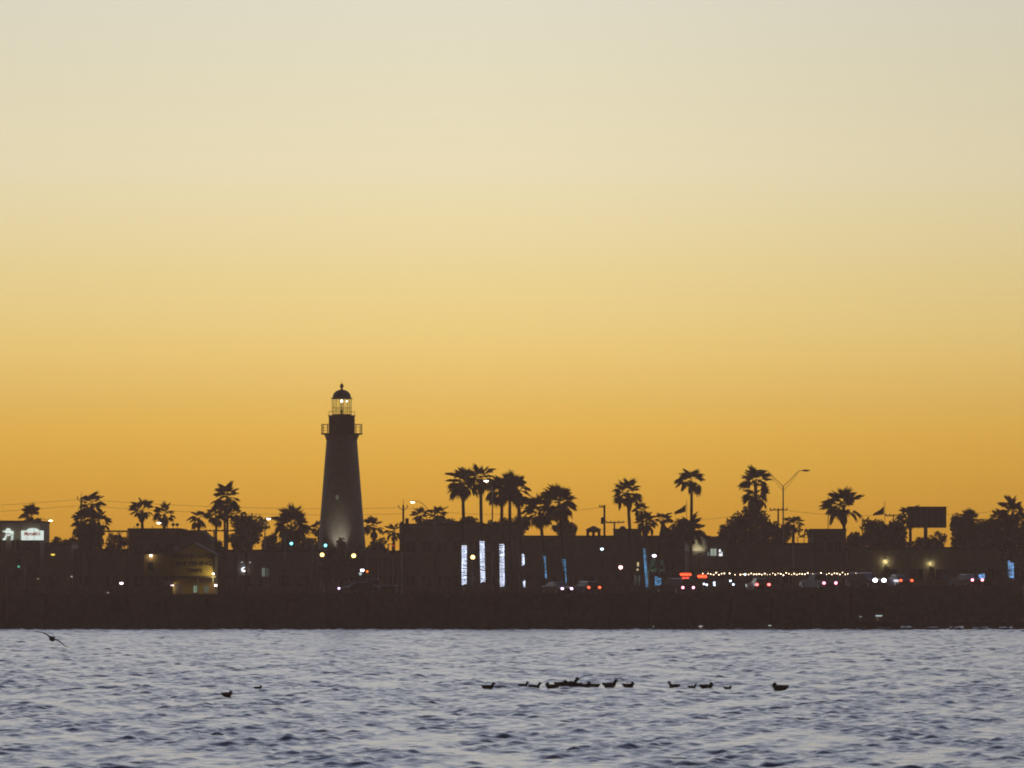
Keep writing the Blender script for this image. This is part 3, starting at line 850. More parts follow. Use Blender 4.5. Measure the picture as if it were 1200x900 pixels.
# bright lobby building right of the dome
lo, hw, zt, g = block('flat roofed lobby with bright greenish windows beside the shell dome', 822, 852, 628.5, 592, 9, M_STUCCO, 0, 1, None, 'lobby_building')
for a, b_, c_, d_, m_ in ((821.8, 831, 647, 651.2, glow('lobby_dim', (0.3, 0.38, 0.31), 0.42)), (832.5, 839.5, 643, 651.2, glow('lobby_bright', (0.52, 0.62, 0.52), 0.6))):
    xa, za = place(a, d_, 592, lo); xb, zb_ = place(b_, c_, 592, lo)
    windows_on(lo, xa, xb, (za + zb_) / 2, xb - xa, zb_ - za, 1, -0.1, pane=m_)
ps = thing('lit_poster', 'small bright white poster panel beside the greenish lobby windows', 'poster', (X(844.5, 591), 591, Z(652, 591)))
u2 = 591 / F
MB().box(-2.4 * u2, 2.4 * u2, -0.02, 0.06, 0, 9 * u2).build('board', M_DARKMETAL, ps)
for a, b_, c_, d_ in ((-2, 0.2, 4.8, 8.2), (-2, 2.2, 0.4, 3.4), (0.6, 2.2, 4.2, 5)):
    MB().box(a * u2, b_ * u2, -0.05, -0.022, c_ * u2, d_ * u2).build('panel', glow('poster_white', (0.9, 0.92, 0.95), 1.3), ps)
block('long low dark shed behind the spreading trees and light pole', 850, 952, 636, 598, 10, M_STUCCO2, 6, 1, None, 'boat_shed')
cf, hw, zt, g = block('boxy cafe building with flat roof under the large palm', 952.5, 991.5, 619.6, 588, 10, M_BRICKRED, 3, 2, 0.5, 'cafe_building')
ltr = thing('cafe_sign', 'rooftop letters spelling cafe standing beside the boxy flat roof', 'sign', (X(944, 587), 586.4, Z(629.4, 587)))
u3 = 587 / F
MB().box(-11 * u3, 10 * u3, -0.05, 0.05, -0.06, 0.0).build('rail', M_DARKMETAL, ltr)
for px in (-9.5, -2, 5):
    MB().tube([(px * u3, 0.1, -0.06), (px * u3, 0.1, -0.7)], 0.04, 5).build('strut', M_DARKMETAL, ltr)
def letter(px, strokes):                   # upright sheet metal letter, strokes in picture pixels
    b_ = MB()
    for k, (xa, za, xb, zb, th) in enumerate(strokes):
        d_ = Vector((xb - xa, zb - za)).normalized()
        n_ = Vector((-d_.y, d_.x)) * th / 2
        b_.prism([((px + xa + n_.x) * u3, (za + n_.y) * u3), ((px + xa - n_.x) * u3, (za - n_.y) * u3), ((px + xb - n_.x) * u3, (zb - n_.y) * u3), ((px + xb + n_.x) * u3, (zb + n_.y) * u3)], -0.07 - 0.004 * k, 0.07 + 0.004 * k)
    b_.build('letter', M_DARKMETAL, ltr)
letter(-6.0, [(-2.2, 1.6, -2.2, 8.2, 2.0), (-1.8, 8.8, 2.6, 8.8, 1.8), (-1.8, 1.0, 2.6, 1.0, 1.8), (2.2, 8.6, 2.2, 6.8, 1.6), (2.2, 1.0, 2.2, 2.8, 1.6)])
letter(0.2, [(-2.6, 0.1, -0.3, 9.6, 1.8), (2.6, 0.1, 0.3, 9.6, 1.8), (-1.8, 3.0, 1.8, 3.0, 1.5)])
letter(6.4, [(-1.8, 0.1, -1.8, 9.6, 1.9), (-1.8, 8.8, 2.2, 8.8, 1.8), (-1.8, 5.2, 1.6, 5.2, 1.6)])
letter(12.0, [(-1.8, 0.1, -1.8, 9.6, 1.9), (-1.8, 8.8, 2.2, 8.8, 1.8), (-1.8, 5.0, 1.6, 5.0, 1.6), (-1.8, 0.9, 2.2, 0.9, 1.8)])
ck = thing('cafe_kiosk', 'lower kiosk carrying the rooftop letters left of cafe', 'kiosk', (X(942, 590), 588, G(X(942, 590)) - 0.1))
MB().box(-1.3, 0.95, 0, 4, 0, Z(636.2, 588) - ck.location.z - 0.2).build('wall', M_STUCCO, ck)
MB().box(-1.4, 0.98, -0.1, 4.1, Z(636.2, 588) - ck.location.z - 0.197, Z(636.2, 588) - ck.location.z).build('roof', M_ROOF, ck)
rt, hw, zt, g = block('long low building with two glowing wall lamps right of cafe', 994, 1245, 641, 590, 12, mat('cream_stucco', (0.52, 0.47, 0.34), 0.9, 0.12, 1.5), 8, 1, 0.65, 'motel_building')
for i, (px, py, pw) in enumerate(((1037.5, 656.5, 11), (1090, 658.5, 8))):
    wall_lamp(('yellowish wall lamp on motel front near the string lights', 'yellowish wall lamp on motel front near the parked sedan')[i], px, py, 589.97, pw, (1, 0.86, 0.45), (1, 0.88, 0.55), 1, 0.06, -0.22)

# ------------------------------------------------------------------ string lights on the patio
PY = 572.0
pt_ = thing('patio_pavilion', 'long open patio shelter hung with string lights', 'pavilion', (X(918, PY), PY, G(X(918, PY)) - 0.05))
pxs = (821, 864, 896, 930, 960, 990, 1016)
for px in pxs:
    x_ = X(px, PY) - pt_.location.x
    MB().box(x_ - 0.07, x_ + 0.07, 0, 0.14, 0, Z(668.5, PY) - pt_.location.z).build('post', M_WOOD, pt_)
MB().box(X(819, PY) - pt_.location.x, X(1018, PY) - pt_.location.x, -0.1, 3.5, Z(668.4, PY) - pt_.location.z, Z(666.2, PY) - pt_.location.z).build('roof', M_ROOF, pt_)
sl = thing('string_lights', 'warm white string of bulbs looped along the patio shelter', 'string lights', (X(918, PY), PY - 0.25, Z(671, PY)))
bm_ = MB().ball((0, 0, 0), 0.06, seg=8, rin=6).mesh('bulb', glow('warm_bulb', (1.0, 0.72, 0.45), 9), True)
r_ = random.Random(3)
cord = []
nb = 62
for i in range(nb):
    s_ = i / (nb - 1)
    px = 823.5 + (1015.5 - 823.5) * s_
    if 851 < px < 866 and i % 2:
        continue
    ph_ = (px - 823) / 8.2
    py = 672.2 - 1.6 * s_ ** 0.5 * 0.2 + 2.0 * abs(math.sin(ph_ * math.pi)) ** 0.8 + r_.uniform(-0.45, 0.45) + (0.5 if i % 3 == 0 else 0) - 0.9
    p_ = (X(px, PY) - sl.location.x, r_.uniform(-0.2, 0.2), Z(py, PY) - sl.location.z)
    cord.append((p_[0], p_[1], p_[2] + 0.09))
    o = link('bulb', bm_, sl)
    o.location = p_
    sc = r_.uniform(0.55, 1.1); o.scale = (sc, sc, sc)
MB().tube(cord, 0.012, 4).build('cord', M_DARKMETAL, sl)
# red neon signs in front of the patio
def neon(label, px0, px1, py0, py1, Y, col, s_, rows=1):
    t_ = thing('neon_sign', label, 'neon sign', (X((px0 + px1) / 2, Y), Y, Z(py1, Y)))
    u_ = Y / F
    hw_, h_ = (px1 - px0) / 2 * u_, (py1 - py0) * u_
    MB().box(-hw_ - 0.05, hw_ + 0.05, 0.0, 0.08, -0.05, h_ + 0.05).build('board', M_DARKMETAL, t_)
    gm = glow('neon_%d' % (col[1] * 100), col, s_)
    pts = []
    n_ = 14
    for i in range(n_):
        pts.append((-hw_ * 0.92 + 2 * hw_ * 0.92 * i / (n_ - 1), -0.06, h_ * (0.22 if i % 2 else 0.78)))
    MB().tube(pts, h_ * 0.30, 6).build('tube_lettering', gm, t_)
    MB().tube([(0, 0.05, -0.05), (0, 0.05, -(t_.location.z - G(t_.location.x)))], 0.05, 6).build('post', M_DARKMETAL, t_)
    return t_
RED = (1.0, 0.09, 0.03)
neon('wide red neon sign above the dark van at the patio\'s end', 796.8, 810.2, 671.2, 675.2, 569.0, RED, 3.2)
neon('short red neon strip hanging under the wide red neon sign', 799.6, 807.2, 676.2, 678.4, 569.4, RED, 3.0)
neon('red neon sign by the patio shelter\'s first post', 817.6, 828.2, 673.4, 677.6, 569.0, (1.0, 0.10, 0.03), 3.0)
ya = thing('amber_lamp', 'tiny amber warning lamp below the red neon strip', 'lamp', (X(807.8, 568), 568, Z(681, 568)))
MB().box(-0.18, 0.18, -0.05, 0.05, -0.1, 0.1).build('lens', glow('amber_lens', (1, 0.75, 0.02), 1.4), ya)
MB().tube([(0, 0, -0.1), (0, 0, -(ya.location.z - G(ya.location.x)))], 0.03, 5).build('post', M_DARKMETAL, ya)

# ------------------------------------------------------------------ lamps and poles
def cobra(label, px, py, pole_px, Y, lit, col, curved=True, junction=None):
    xh, zh = X(px, Y), Z(py, Y)
    xp = X(pole_px, Y)
    g = G(xp) - 0.05
    t_ = thing('street_lamp', label, 'street lamp', (xp, Y, g), 0, 'tall street lamps')
    dx = xh - xp; s_ = 1 if dx > 0 else -1
    zt = zh - g
    zj = (Z(junction, Y) - g) if junction else zt - abs(dx) * 0.6
    MB().tube([(0, 0, 0), (0, 0, 0.5), (0, 0, zj)], [0.13, 0.1, 0.065], 9).build('pole', M_STEEL, t_, True)
    MB().box(-0.2, 0.2, -0.2, 0.2, -0.1, 0.18).build('base', M_CONC, t_)
    if curved:
        pts = [(0, 0, zj), (dx * 0.25, 0, zj + (zt - zj) * 0.42), (dx * 0.5, 0, zj + (zt - zj) * 0.82), (dx * 0.7, 0, zt + 0.02), (dx * 0.88, 0, zt + 0.06)]
    else:
        pts = [(0, 0, zj), (dx * 0.4, 0, zt + 0.05), (dx * 0.88, 0, zt + 0.06)]
    MB().tube(pts, 0.035, 6).build('arm', M_STEEL, t_, True)
    MB().ball((dx, 0, zt + 0.06), 0.36, 0.16, 0.085, 12, 8).build('head', M_STEEL, t_, True)
    MB().ball((dx + s_ * 0.03, -0.02, zt - 0.03), 0.25 if lit else 0.2, 0.14, 0.115 if lit else 0.05, 12, 8).build('lens', glow('sodium_%d' % int(col[2] * 100), col, 9) if lit else M_LENSOFF, t_, True)
    return t_
cobra('lit street lamp reaching past the restaurant corner', 59, 609.7, 47.5, 610, True, (1, 0.78, 0.36), True, 607)
cobra('lit street lamp between two palms above the long roof', 186.5, 612.5, 196, 592, True, (1, 0.82, 0.62), True, 616)
cobra('lit street lamp against the round holed tree', 314.5, 607.6, 310.5, 596, True, (1, 0.86, 0.68), True, 611)
cobra('lit street lamp on a long curved arm above dark restaurant', 484, 588.2, 509.5, 598, True, (1, 0.84, 0.58), True, 606)
cobra('lit street lamp shining among the tall palm crowns', 570, 563.3, 577, 561, True, (1, 0.88, 0.76), True, 570)
cobra('lit street lamp glimmering beside the thick stubby palm', 750.5, 619.4, 746, 612, True, (1, 0.85, 0.7), True, 623)
# double arm light mast
dl = thing('twin_street_lamp', 'tall unlit twin arm street lamp standing among trees', 'street lamp', (X(917.8, 594), 594, G(X(917.8, 594)) - 0.05))
u4 = 594 / F
def dz(py):
    return Z(py, 594) - dl.location.z
MB().tube([(0, 0, 0), (0, 0, dz(640)), (0, 0, dz(569.5))], [0.14, 0.1, 0.075], 9).build('mast', M_STEEL, dl, True)
MB().box(-0.25, 0.25, -0.25, 0.25, -0.1, 0.2).build('base', M_CONC, dl)
for s_ in (-1, 1):
    MB().tube([(0, 0, dz(570)), (s_ * 9 * u4, 0, dz(561.5)), (s_ * 16.5 * u4, 0, dz(553.5)), (s_ * 20 * u4, 0, dz(551.5)), (s_ * 24 * u4, 0, dz(551.4))], 0.04, 6).build('arm', M_STEEL, dl, True)
    MB().tube([(0, 0, dz(575.3)), (s_ * 9 * u4, 0, dz(565)), (s_ * 17 * u4, 0, dz(554.5))], 0.022, 5).build('stay', M_STEEL, dl, True)
    hd = MB().ball((s_ * 26.5 * u4, 0, dz(551.3)), 0.52, 0.2, 0.11, 14, 8).build('head', M_STEEL, dl, True)
    MB().ball((s_ * 26.5 * u4, 0, dz(552.0)), 0.3, 0.14, 0.07, 12, 6).build('lens', M_LENSOFF, hd, True)
# globe lanterns
for lab, px, py, r in (('round amber globe lantern below the green signal by lighthouse', 377.5, 650.2, 0.235), ('round amber globe lantern right of the lighthouse base shrubs', 414.5, 651.3, 0.25), ('round amber globe lantern between two trunks wrapped in lights', 554, 653, 0.25)):
    Y = 566.6
    t_ = thing('globe_lantern', lab, 'lantern', (X(px, Y), Y, G(X(px, Y)) + 0.1), 0, 'amber globe lanterns')
    zc = Z(py, Y) - t_.location.z
    MB().tube([(0, 0, 0), (0, 0, 0.4), (0, 0, zc - r)], [0.1, 0.06, 0.05], 8).build('post', M_DARKMETAL, t_, True)
    MB().lathe([(0.09, zc - r - 0.08), (0.15, zc - r), (0.1, zc - r + 0.06)], 12).build('collar', M_DARKMETAL, t_)
    MB().ball((0, 0, zc), r, seg=16, rin=10).build('globe', glow('amber_globe', (1, 0.66, 0.22), 4.5), t_, True)
    MB().lathe([(0.07, zc + r - 0.02), (0.05, zc + r + 0.04), (0.01, zc + r + 0.1)], 8).build('cap', M_DARKMETAL, t_)
# traffic signals
def signal(label, px, py, Y, pole_px, col, s_, r=0.16):
    xp = X(pole_px, Y)
    t_ = thing('traffic_signal', label, 'traffic signal', (xp, Y, G(xp)))
    dx = X(px, Y) - xp
    zc = Z(py, Y) - t_.location.z
    MB().tube([(0, 0, 0), (0, 0, zc + 0.9)], [0.12, 0.08], 8).build('pole', M_STEEL, t_, True)
    MB().tube([(0, 0, zc + 0.8), (dx * 1.1, 0, zc + 0.95)], 0.05, 6).build('mast_arm', M_STEEL, t_, True)
    hd = MB().box(dx - 0.2, dx + 0.2, -0.12, 0.14, zc - 0.3, zc + 0.95).build('head', M_DARKMETAL, t_)
    for i, zz in enumerate((0, 0.34, 0.68)):
        on = i == 0 if col[0] < 0.5 else i == 2
        zq = zc + zz - (0.68 if col[0] >= 0.5 else 0)
        MB().ball((dx, -0.14, zc + zz if col[0] < 0.5 else zc + zz - 0.0), r if on else 0.13, 0.06, r if on else 0.13, 12, 8).build('lens', glow('signal_%d' % int(col[0] * 100), col, s_) if on else M_DGLASS, hd, True)
    return t_
signal('traffic signal showing green under the spiky bush palm', 341.5, 637, 578, 334, (0.16, 0.85, 1.0), 6)
signal('traffic signal showing green in front of lighthouse base', 381.5, 639.2, 578, 366, (0.17, 0.85, 1.0), 6)
signal('traffic signal showing dim red near the porch fronted house', 461, 646, 580, 455, (0.55, 0.03, 0.03), 0.8, 0.13)
signal('traffic signal showing dim green below the restaurant signs', 22, 664, 578, 30, (0.1, 0.6, 0.35), 1.1, 0.12)
# small pole top lamps
def bollard(label, px, py, Y, col, s_, r=0.12, rz=None, group=None):
    t_ = thing('path_lamp', label, 'lamp', (X(px, Y), Y, gz(X(px, Y), Y) - 0.02), 0, group)
    zc = max(0.3, Z(py, Y) - t_.location.z)
    MB().tube([(0, 0, 0), (0, 0, zc - (rz or r) * 0.8)], 0.035, 6).build('post', M_DARKMETAL, t_, True)
    MB().ball((0, 0, zc), r, r, rz or r, 10, 7).build('globe', glow('path_%d_%d_%d_%d' % (col[0] * 99, col[1] * 99, col[2] * 99, s_ * 10), col, s_), t_, True)
    MB().lathe([(r * 0.9, zc + (rz or r) * 0.75), (0.02, zc + (rz or r) * 1.25)], 8).build('cap', M_DARKMETAL, t_)
    return t_
bollard('small yellow pole lamp below the restaurant annex', 62, 650, 576, (1, 0.7, 0.08), 1.6, 0.24, 0.11)
bollard('faint pale pole lamp farther along from the yellow pole lamp', 84, 675.7, 566, (0.7, 0.6, 0.45), 0.7, 0.13, 0.09)
bollard('faintest brown pole lamp below the yellow pole lamp', 44.5, 678.2, 566, (0.5, 0.35, 0.18), 0.5, 0.13, 0.09)
bollard('bright pink white path lamp left of the yellow house', 142.3, 683.4, 540, (1, 0.78, 0.82), 6, 0.2, 0.13)
bollard('dim rosy path lamp low on the bank left of the yellow house', 126.5, 694.5, 528, (0.6, 0.42, 0.35), 0.6, 0.13, 0.08)
bollard('bright bluish white lamp right under the cupola', 705.5, 643.3, 575, (0.62, 0.9, 1), 5, 0.19, 0.14)
bollard('pinkish red lamp glowing beside the slim pole', 727.3, 664.8, 570, (1, 0.55, 0.5), 4, 0.24, 0.24)
bollard('whitish lamp beside the dim porch post right of lighthouse', 424.5, 668.2, 560, (1, 0.9, 1), 4, 0.24, 0.17)
bollard('small orange lamp next to the whitish lamp by the porch', 430.3, 669.6, 562, (1, 0.22, 0.03), 1.6, 0.15)
bollard('pale blue flickering lamp just below the whitish porch lamp', 422.3, 672.2, 558, (0.55, 0.7, 0.72), 0.9, 0.16, 0.2)
bollard('purplish white lamp above green lit palm trunk', 766.7, 651.2, 566.5, (0.85, 0.75, 1), 6, 0.24, 0.17)
bollard('shivering yellowish lamp left of the blue wrapped leaning trunk', 747.7, 661, 571, (0.75, 0.6, 0.3), 0.9, 0.12, 0.3)
bollard('small yellowish lamp under the shivering yellowish lamp', 747.2, 667.5, 569, (0.75, 0.6, 0.3), 0.9, 0.13, 0.13)
for i, (px, py) in enumerate(((825, 684.3), (828.2, 685.2), (837, 682.8), (837.2, 685.6), (856, 680.6), (859.3, 684.9), (873.2, 673.2))):
    bollard('small blue white lamp scattered in front of the patio shelter', px, py, 563.5 + 0.3 * i, (0.72, 0.82, 1), 3.5, 0.13, 0.13, 'blue white patio lamps')
bollard('thin pale lamp between patio lamps and hatchback', 874.5, 686, 563.4, (0.5, 0.58, 0.52), 0.8, 0.09, 0.22)

# utility poles
def upole(label, px, ytop, Y, arms, rad=0.15, spike=0, can=None, base=None):
    x_ = X(px, Y)
    t_ = thing('utility_pole', label, 'utility pole', (x_, Y, G(x_) - 0.1), 0, 'wooden utility poles')
    u_ = Y / F
    zt = Z(ytop, Y) - t_.location.z
    MB().tube([(0, 0, 0), (0, 0, zt)], [rad * 1.25, rad], 9).build('pole', M_POLE, t_, True)
    if spike:
        MB().tube([(0, 0, zt), (0, 0, zt + spike * u_)], 0.035, 5).build('top_pin', M_STEEL, t_)
    for ya_, a, b_, bent in arms:
        z_ = Z(ya_, Y) - t_.location.z
        if bent:
            ar = MB().tube([(a * u_, -0.2, z_ + 0.28), (a * u_ * 0.5, -0.2, z_), (0, -0.2, z_ - 0.02), (b_ * u_ * 0.5, -0.2, z_), (b_ * u_, -0.2, z_ + 0.28)], 0.04, 5).build('crossarm', M_POLE, t_)
            tops = ((a * u_, z_ + 0.3), (b_ * u_, z_ + 0.3))
        else:
            ar = MB().box(a * u_, b_ * u_, -0.26, -0.14, z_ - 0.06, z_ + 0.06).build('crossarm', M_POLE, t_)
            tops = [(q * u_, z_ + 0.06) for q in (a + 0.5, a * 0.45, b_ * 0.45, b_ - 0.5)]
        for xi, zi in tops:
            MB().lathe([(0.05, 0), (0.09, 0.06), (0.05, 0.11), (0.09, 0.16), (0.03, 0.22)], 8, (xi, -0.2, zi)).build('insulator', M_TRIM, ar)
    if can:
        z_ = Z(can[1], Y) - t_.location.z
        MB().lathe([(0.2, 0), (0.22, 0.05), (0.22, 0.75), (0.12, 0.85)], 12, (can[0] * u_, -0.1, z_)).build('transformer', M_STEEL, t_, True)
    return t_
upole('wooden utility pole rising out of the shaggy palm clump', 95.2, 583, 590, [(586.8, -4.2, 4.2, True)], 0.12, 6)
upole('wooden utility pole with upturned arms right of lighthouse', 472.6, 592, 602, [(597, -5.5, 5, True)], 0.12, 7)
upole('thick wooden utility pole with transformer beside the cupola', 708.3, 592, 612, [(594.2, -6, 1, False)], 0.13, 0, (-2.2, 614))
upole('short utility pole with one wide crossarm above rooftop room', 720, 611, 614, [(612.5, -10, 11, False)], 0.1)
upole('utility pole with wide crossarm beside the twin arm lamp', 912, 595.5, 606, [(597.6, -10, 10.5, False)], 0.1)
upole('utility pole with long crossarm left of billboard', 1047, 602.5, 606, [(604.4, -9.5, 15, False)], 0.07)
upole('slim bare pole rising left of the palm above cafe', 970.5, 582, 604, [], 0.045)
upole('slim short pole below the long curved lamp arm', 513.5, 640, 576, [], 0.06)
def wire(label, pts, sag, Y0, Y1, n=2, r=0.016):
    t_ = thing('power_line', label, 'power line', (X(pts[0][0], Y0), Y0, Z(pts[0][1], Y0)))
    a = Vector((X(pts[0][0], Y0), Y0, Z(pts[0][1], Y0))); b_ = Vector((X(pts[1][0], Y1), Y1, Z(pts[1][1], Y1)))
    for k in range(n):
        ps_ = []
        for i in range(17):
            s_ = i / 16
            p_ = a.lerp(b_, s_) - a
            p_.z -= sag * 4 * s_ * (1 - s_) + k * 0.75
            p_.y += -0.2 + k * 0.3
            ps_.append(p_)
        MB().tube(ps_, r, 4).build('wire', M_DARKMETAL, t_)
wire('power line running off from the pole in the shaggy palm clump', ((-60, 595), (95, 585)), 0.1, 596, 590)
wire('long power line strung across the sky left of lighthouse', ((95, 585), (472, 595)), 0.5, 590, 602, 2)
wire('power line from upturned arm pole to the transformer pole', ((472, 595), (708, 594)), 0.9, 602, 612, 1)
wire('short power line from transformer pole to the wide crossarm', ((708, 611), (720, 611.5)), 0.05, 612, 614, 1)
wire('power line between wide crossarm pole and twin lamp pole', ((720, 611), (912, 597)), 0.6, 614, 606, 1)
wire('power line between twin lamp pole and billboard pole', ((912, 596.5), (1047, 603)), 0.4, 606, 606, 1)
wire('power line running off right past the billboard', ((1047, 603), (1240, 590)), 0.5, 606, 600, 1)
# flags
def flag(label, px, ytop, ybase, pts, Y):
    x_ = X(px, Y)
    t_ = thing('flagpole', label, 'flag', (x_, Y, G(x_) - 0.05))
    u_ = Y / F
    zt = Z(ytop, Y) - t_.location.z
    MB().tube([(0, 0, 0), (0, 0, zt)], [0.05, 0.03], 7).build('pole', M_STEEL, t_, True)
    MB().ball((0, 0, zt + 0.04), 0.05, seg=8, rin=6).build('finial', M_STEEL, t_, True)
    (xa, t0, b0_), (xb, t1, b1_) = pts
    b_ = MB()
    n_ = 14; k_ = 6
    for side in (0, 1):
        for i in range(n_ + 1):
            s_ = i / n_
            for j in range(k_ + 1):
                q = j / k_
                xx = (xa + (xb - xa) * s_ - px) * u_
                top_ = t0 + (t1 - t0) * s_ + 0.6 * math.sin(s_ * 5)
                bot_ = b0_ + (b1_ - b0_) * s_ + 0.5 * math.sin(s_ * 4 + 1)
                zz = Z(top_ + (bot_ - top_) * q, Y) - t_.location.z
                b_.v.append((xx - 0.05, 0.12 * math.sin(s_ * 9 + q * 2) * s_ + side * 0.012, zz))
    m0 = (n_ + 1) * (k_ + 1)
    for i in range(n_):
        for j in range(k_):
            a = i * (k_ + 1) + j
            b_.f.append((a, a + 1, a + k_ + 2, a + k_ + 1))
            b_.f.append((m0 + a, m0 + a + k_ + 1, m0 + a + k_ + 2, m0 + a + 1))
    b_.build('flag_cloth', M_CANVAS, t_, True)
flag('drooping flag blown sideways on pole beside tall slim palm', 804.6, 587, 612, ((804, 591.0, 599.2), (791, 600.5, 603.6)), 600)
flag('pointed flag sagging from pole above the leafy tree by billboard', 1036.8, 588, 610, ((1036.4, 593.0, 602.0), (1023.4, 603.2, 604.6)), 604)
# billboard
bbx = X(1086, 600)
bb = thing('billboard', 'big dark billboard seen from behind on a single post', 'billboard', (bbx, 600, G(bbx) - 0.1))
def bz(py):
    return Z(py, 600) - bb.location.z
u5 = 600 / F
pn = MB().box(-22.5 * u5, 23 * u5, -0.12, 0.12, bz(618), bz(594.3)).build('panel', M_WOOD, bb)
for k in range(7):
    x_ = (-20 + 40 * k / 6) * u5
    MB().box(x_ - 0.05, x_ + 0.05, -0.22, -0.123, bz(617.5), bz(594.8)).build('batten', M_STEEL, pn)
MB().box(-23 * u5, 23.5 * u5, -0.25, 0.25, bz(594.3) + 0.003, bz(593.6)).build('top_rail', M_STEEL, bb)
MB().box(-22 * u5, 22 * u5, -0.7, -0.25, bz(618.6), bz(618.1)).build('catwalk', M_STEEL, bb)
MB().tube([(-1.0 * u5, 0.4, 0), (-1.0 * u5, 0.4, bz(596))], 0.24, 12).build('post', M_STEEL, bb, True)
MB().box(-10 * u5, 8 * u5, 0.123, 0.7, bz(608), bz(606)).build('cross_brace', M_STEEL, bb)

# ------------------------------------------------------------------ palms and trees
LED = 565.0
pal = [  # label, px, cy, r, Y, kwargs
 ('fan palm peeking over the sign bearing restaurant roof', 37, 606, 14, 602, dict(n=26, seed=2)),
 ('tallest palm of the shaggy clump around the utility pole', 107, 591, 15, 588, dict(n=30, seed=3, skirt=8, wind=0.05)),
 ('dense lower palm on the left side of the shaggy clump', 99, 611, 16, 586, dict(n=40, seed=4, skirt=8)),
 ('squat palm on the right side of the shaggy clump', 116, 612, 14, 587, dict(n=34, seed=5, skirt=8, wind=0.1)),
 ('neat upright palm standing alone above the long flat roof', 167, 598, 14, 598, dict(n=32, seed=6, skirt=7)),
 ('palm crowding the street lamp above the long flat roof', 193, 603, 14, 600, dict(n=28, seed=7)),
 ('small palm at the sloping roof\'s corner', 233, 608, 12, 596, dict(n=28, seed=8)),
 ('medium palm left of the tall leader over the pergola', 253, 604, 13, 594, dict(n=32, seed=9, tr=0.16)),
 ('tall leader palm rising over the pergola', 266, 584, 18, 592, dict(n=36, seed=10, skirt=8, tr=0.16)),
 ('low palm tucked under the tall leader over the pergola', 263, 600, 11, 596, dict(n=26, seed=11, tr=0.16)),
 ('slim palm right of the tall leader over the pergola', 277, 604, 10, 594, dict(n=24, seed=12, tr=0.15, wind=0.0, base_px=276)),
 ('spiky bush palm between shop row and lighthouse', 342, 617, 23, 590, dict(n=64, seed=13, skirt=12, wind=0.1, low=-80)),
 ('palm half hidden behind the lighthouse\'s left edge', 374, 619, 11, 612, dict(n=24, seed=14)),
 ('small round palm just right of lighthouse', 438, 618, 13, 606, dict(n=30, seed=15)),
 ('half sunk palm between round palm and dark restaurant', 461, 623, 11, 610, dict(n=26, seed=16)),
 ('low palm left of the curved lamp\'s pole on the roof line', 492.5, 605, 11, 622, dict(n=28, seed=17, wind=0.05)),
 ('wider palm right of the curved lamp\'s pole on the roof line', 513, 604, 13, 624, dict(n=30, seed=18, wind=0.05)),
 ('tall palm above the first trunk wrapped in white lights', 543, 567, 20, LED, dict(n=36, seed=19, skirt=8, base_px=544)),
 ('tallest palm of the white lit row, touching the lamp', 563.5, 562, 18, LED, dict(n=34, seed=20, skirt=4, base_px=565.5)),
 ('palm above the third trunk wrapped in white lights', 588, 575, 19, LED, dict(n=38, seed=21, skirt=8, base_px=588.3)),
 ('shaggy palm above the trunk with broken bands of light', 606, 574, 19, LED, dict(n=42, seed=22, skirt=10, base_px=612, tr=0.24)),
 ('palm behind the third lit trunk and the shaggy palm', 598, 571, 17, LED + 18, dict(n=34, seed=45, skirt=6)),
 ('lower drooping palm above the first blue lit trunk', 632, 600, 19, LED, dict(n=40, seed=23, skirt=10, base_px=638.5, wind=0.15)),
 ('wide ragged palm above the second blue lit trunk', 655, 591, 22, LED, dict(n=44, seed=24, skirt=10, base_px=661.5, wind=0.2)),
 ('windswept palm rising from behind the rooftop room', 736, 578, 18, 600, dict(n=34, seed=25, skirt=5, base_px=740)),
 ('small tufted palm right of the windswept palm', 752, 599, 11, LED + 3, dict(n=26, seed=26, base_px=759, tr=0.18)),
 ('thick stubby palm behind the tufted palm', 757.5, 612, 14, 604, dict(n=50, seed=27, skirt=10, low=-85, wind=0.0)),
 ('leaning brush like palm left of drooping flag', 777, 610, 11, 600, dict(n=24, seed=28, base_px=768, wind=-0.45, low=-20, tr=0.25)),
 ('tall slim palm towering beside the drooping flag', 810, 564, 16, 598, dict(n=30, seed=29, skirt=2, base_px=809.5, low=-55, tr=0.19)),
 ('low bushy fan palm in front of the shell dome', 809, 622, 19, 581, dict(n=44, seed=30, low=-55, wind=0.05)),
 ('tall two tiered palm beside the twin arm lamp', 886, 565, 18, 600, dict(n=30, seed=31, skirt=0, low=-25, tr=0.22)),
 ('hanging lower tier palm under the two tiered crown', 886, 580, 18, 599, dict(n=34, seed=32, skirt=12, low=-80, top=35, tr=0.28, wind=0.05)),
 ('small fan palm between the twin arm lamp and letters', 930, 615, 12, 592, dict(n=24, seed=33, wind=0.05, low=-35, skirt=0)),
 ('large feathery palm towering over cafe roof', 988, 594, 22, 594, dict(n=38, seed=34, skirt=6, base_px=991)),
 ('palm behind the billboard\'s left edge', 1066, 606, 15, 604, dict(n=30, seed=35, base_px=1067)),
 ('high palm at the crest of the dark trees right of billboard', 1187, 600, 17, 596, dict(n=46, seed=36, skirt=12, wind=0.1)),
 ('ragged palm sunk in the trees just right of billboard', 1139, 612, 15, 598, dict(n=40, seed=37, skirt=6)),
 ('small palm crown between trees far right of billboard', 1171, 607, 12, 600, dict(n=34, seed=38)),
 ('short palm with the blue lit stub trunk near the red neon', 771.5, 668, 9, LED, dict(n=16, seed=39, tr=0.26, low=10)),
 ('short palm with bright blue wrapped trunk right of sedan', 1184.5, 648, 14, 570, dict(n=26, seed=40, tr=0.25)),
]
for lab, px, cy, r, Y, kw in pal:
    palm(lab, px, cy, r, Y, **kw)
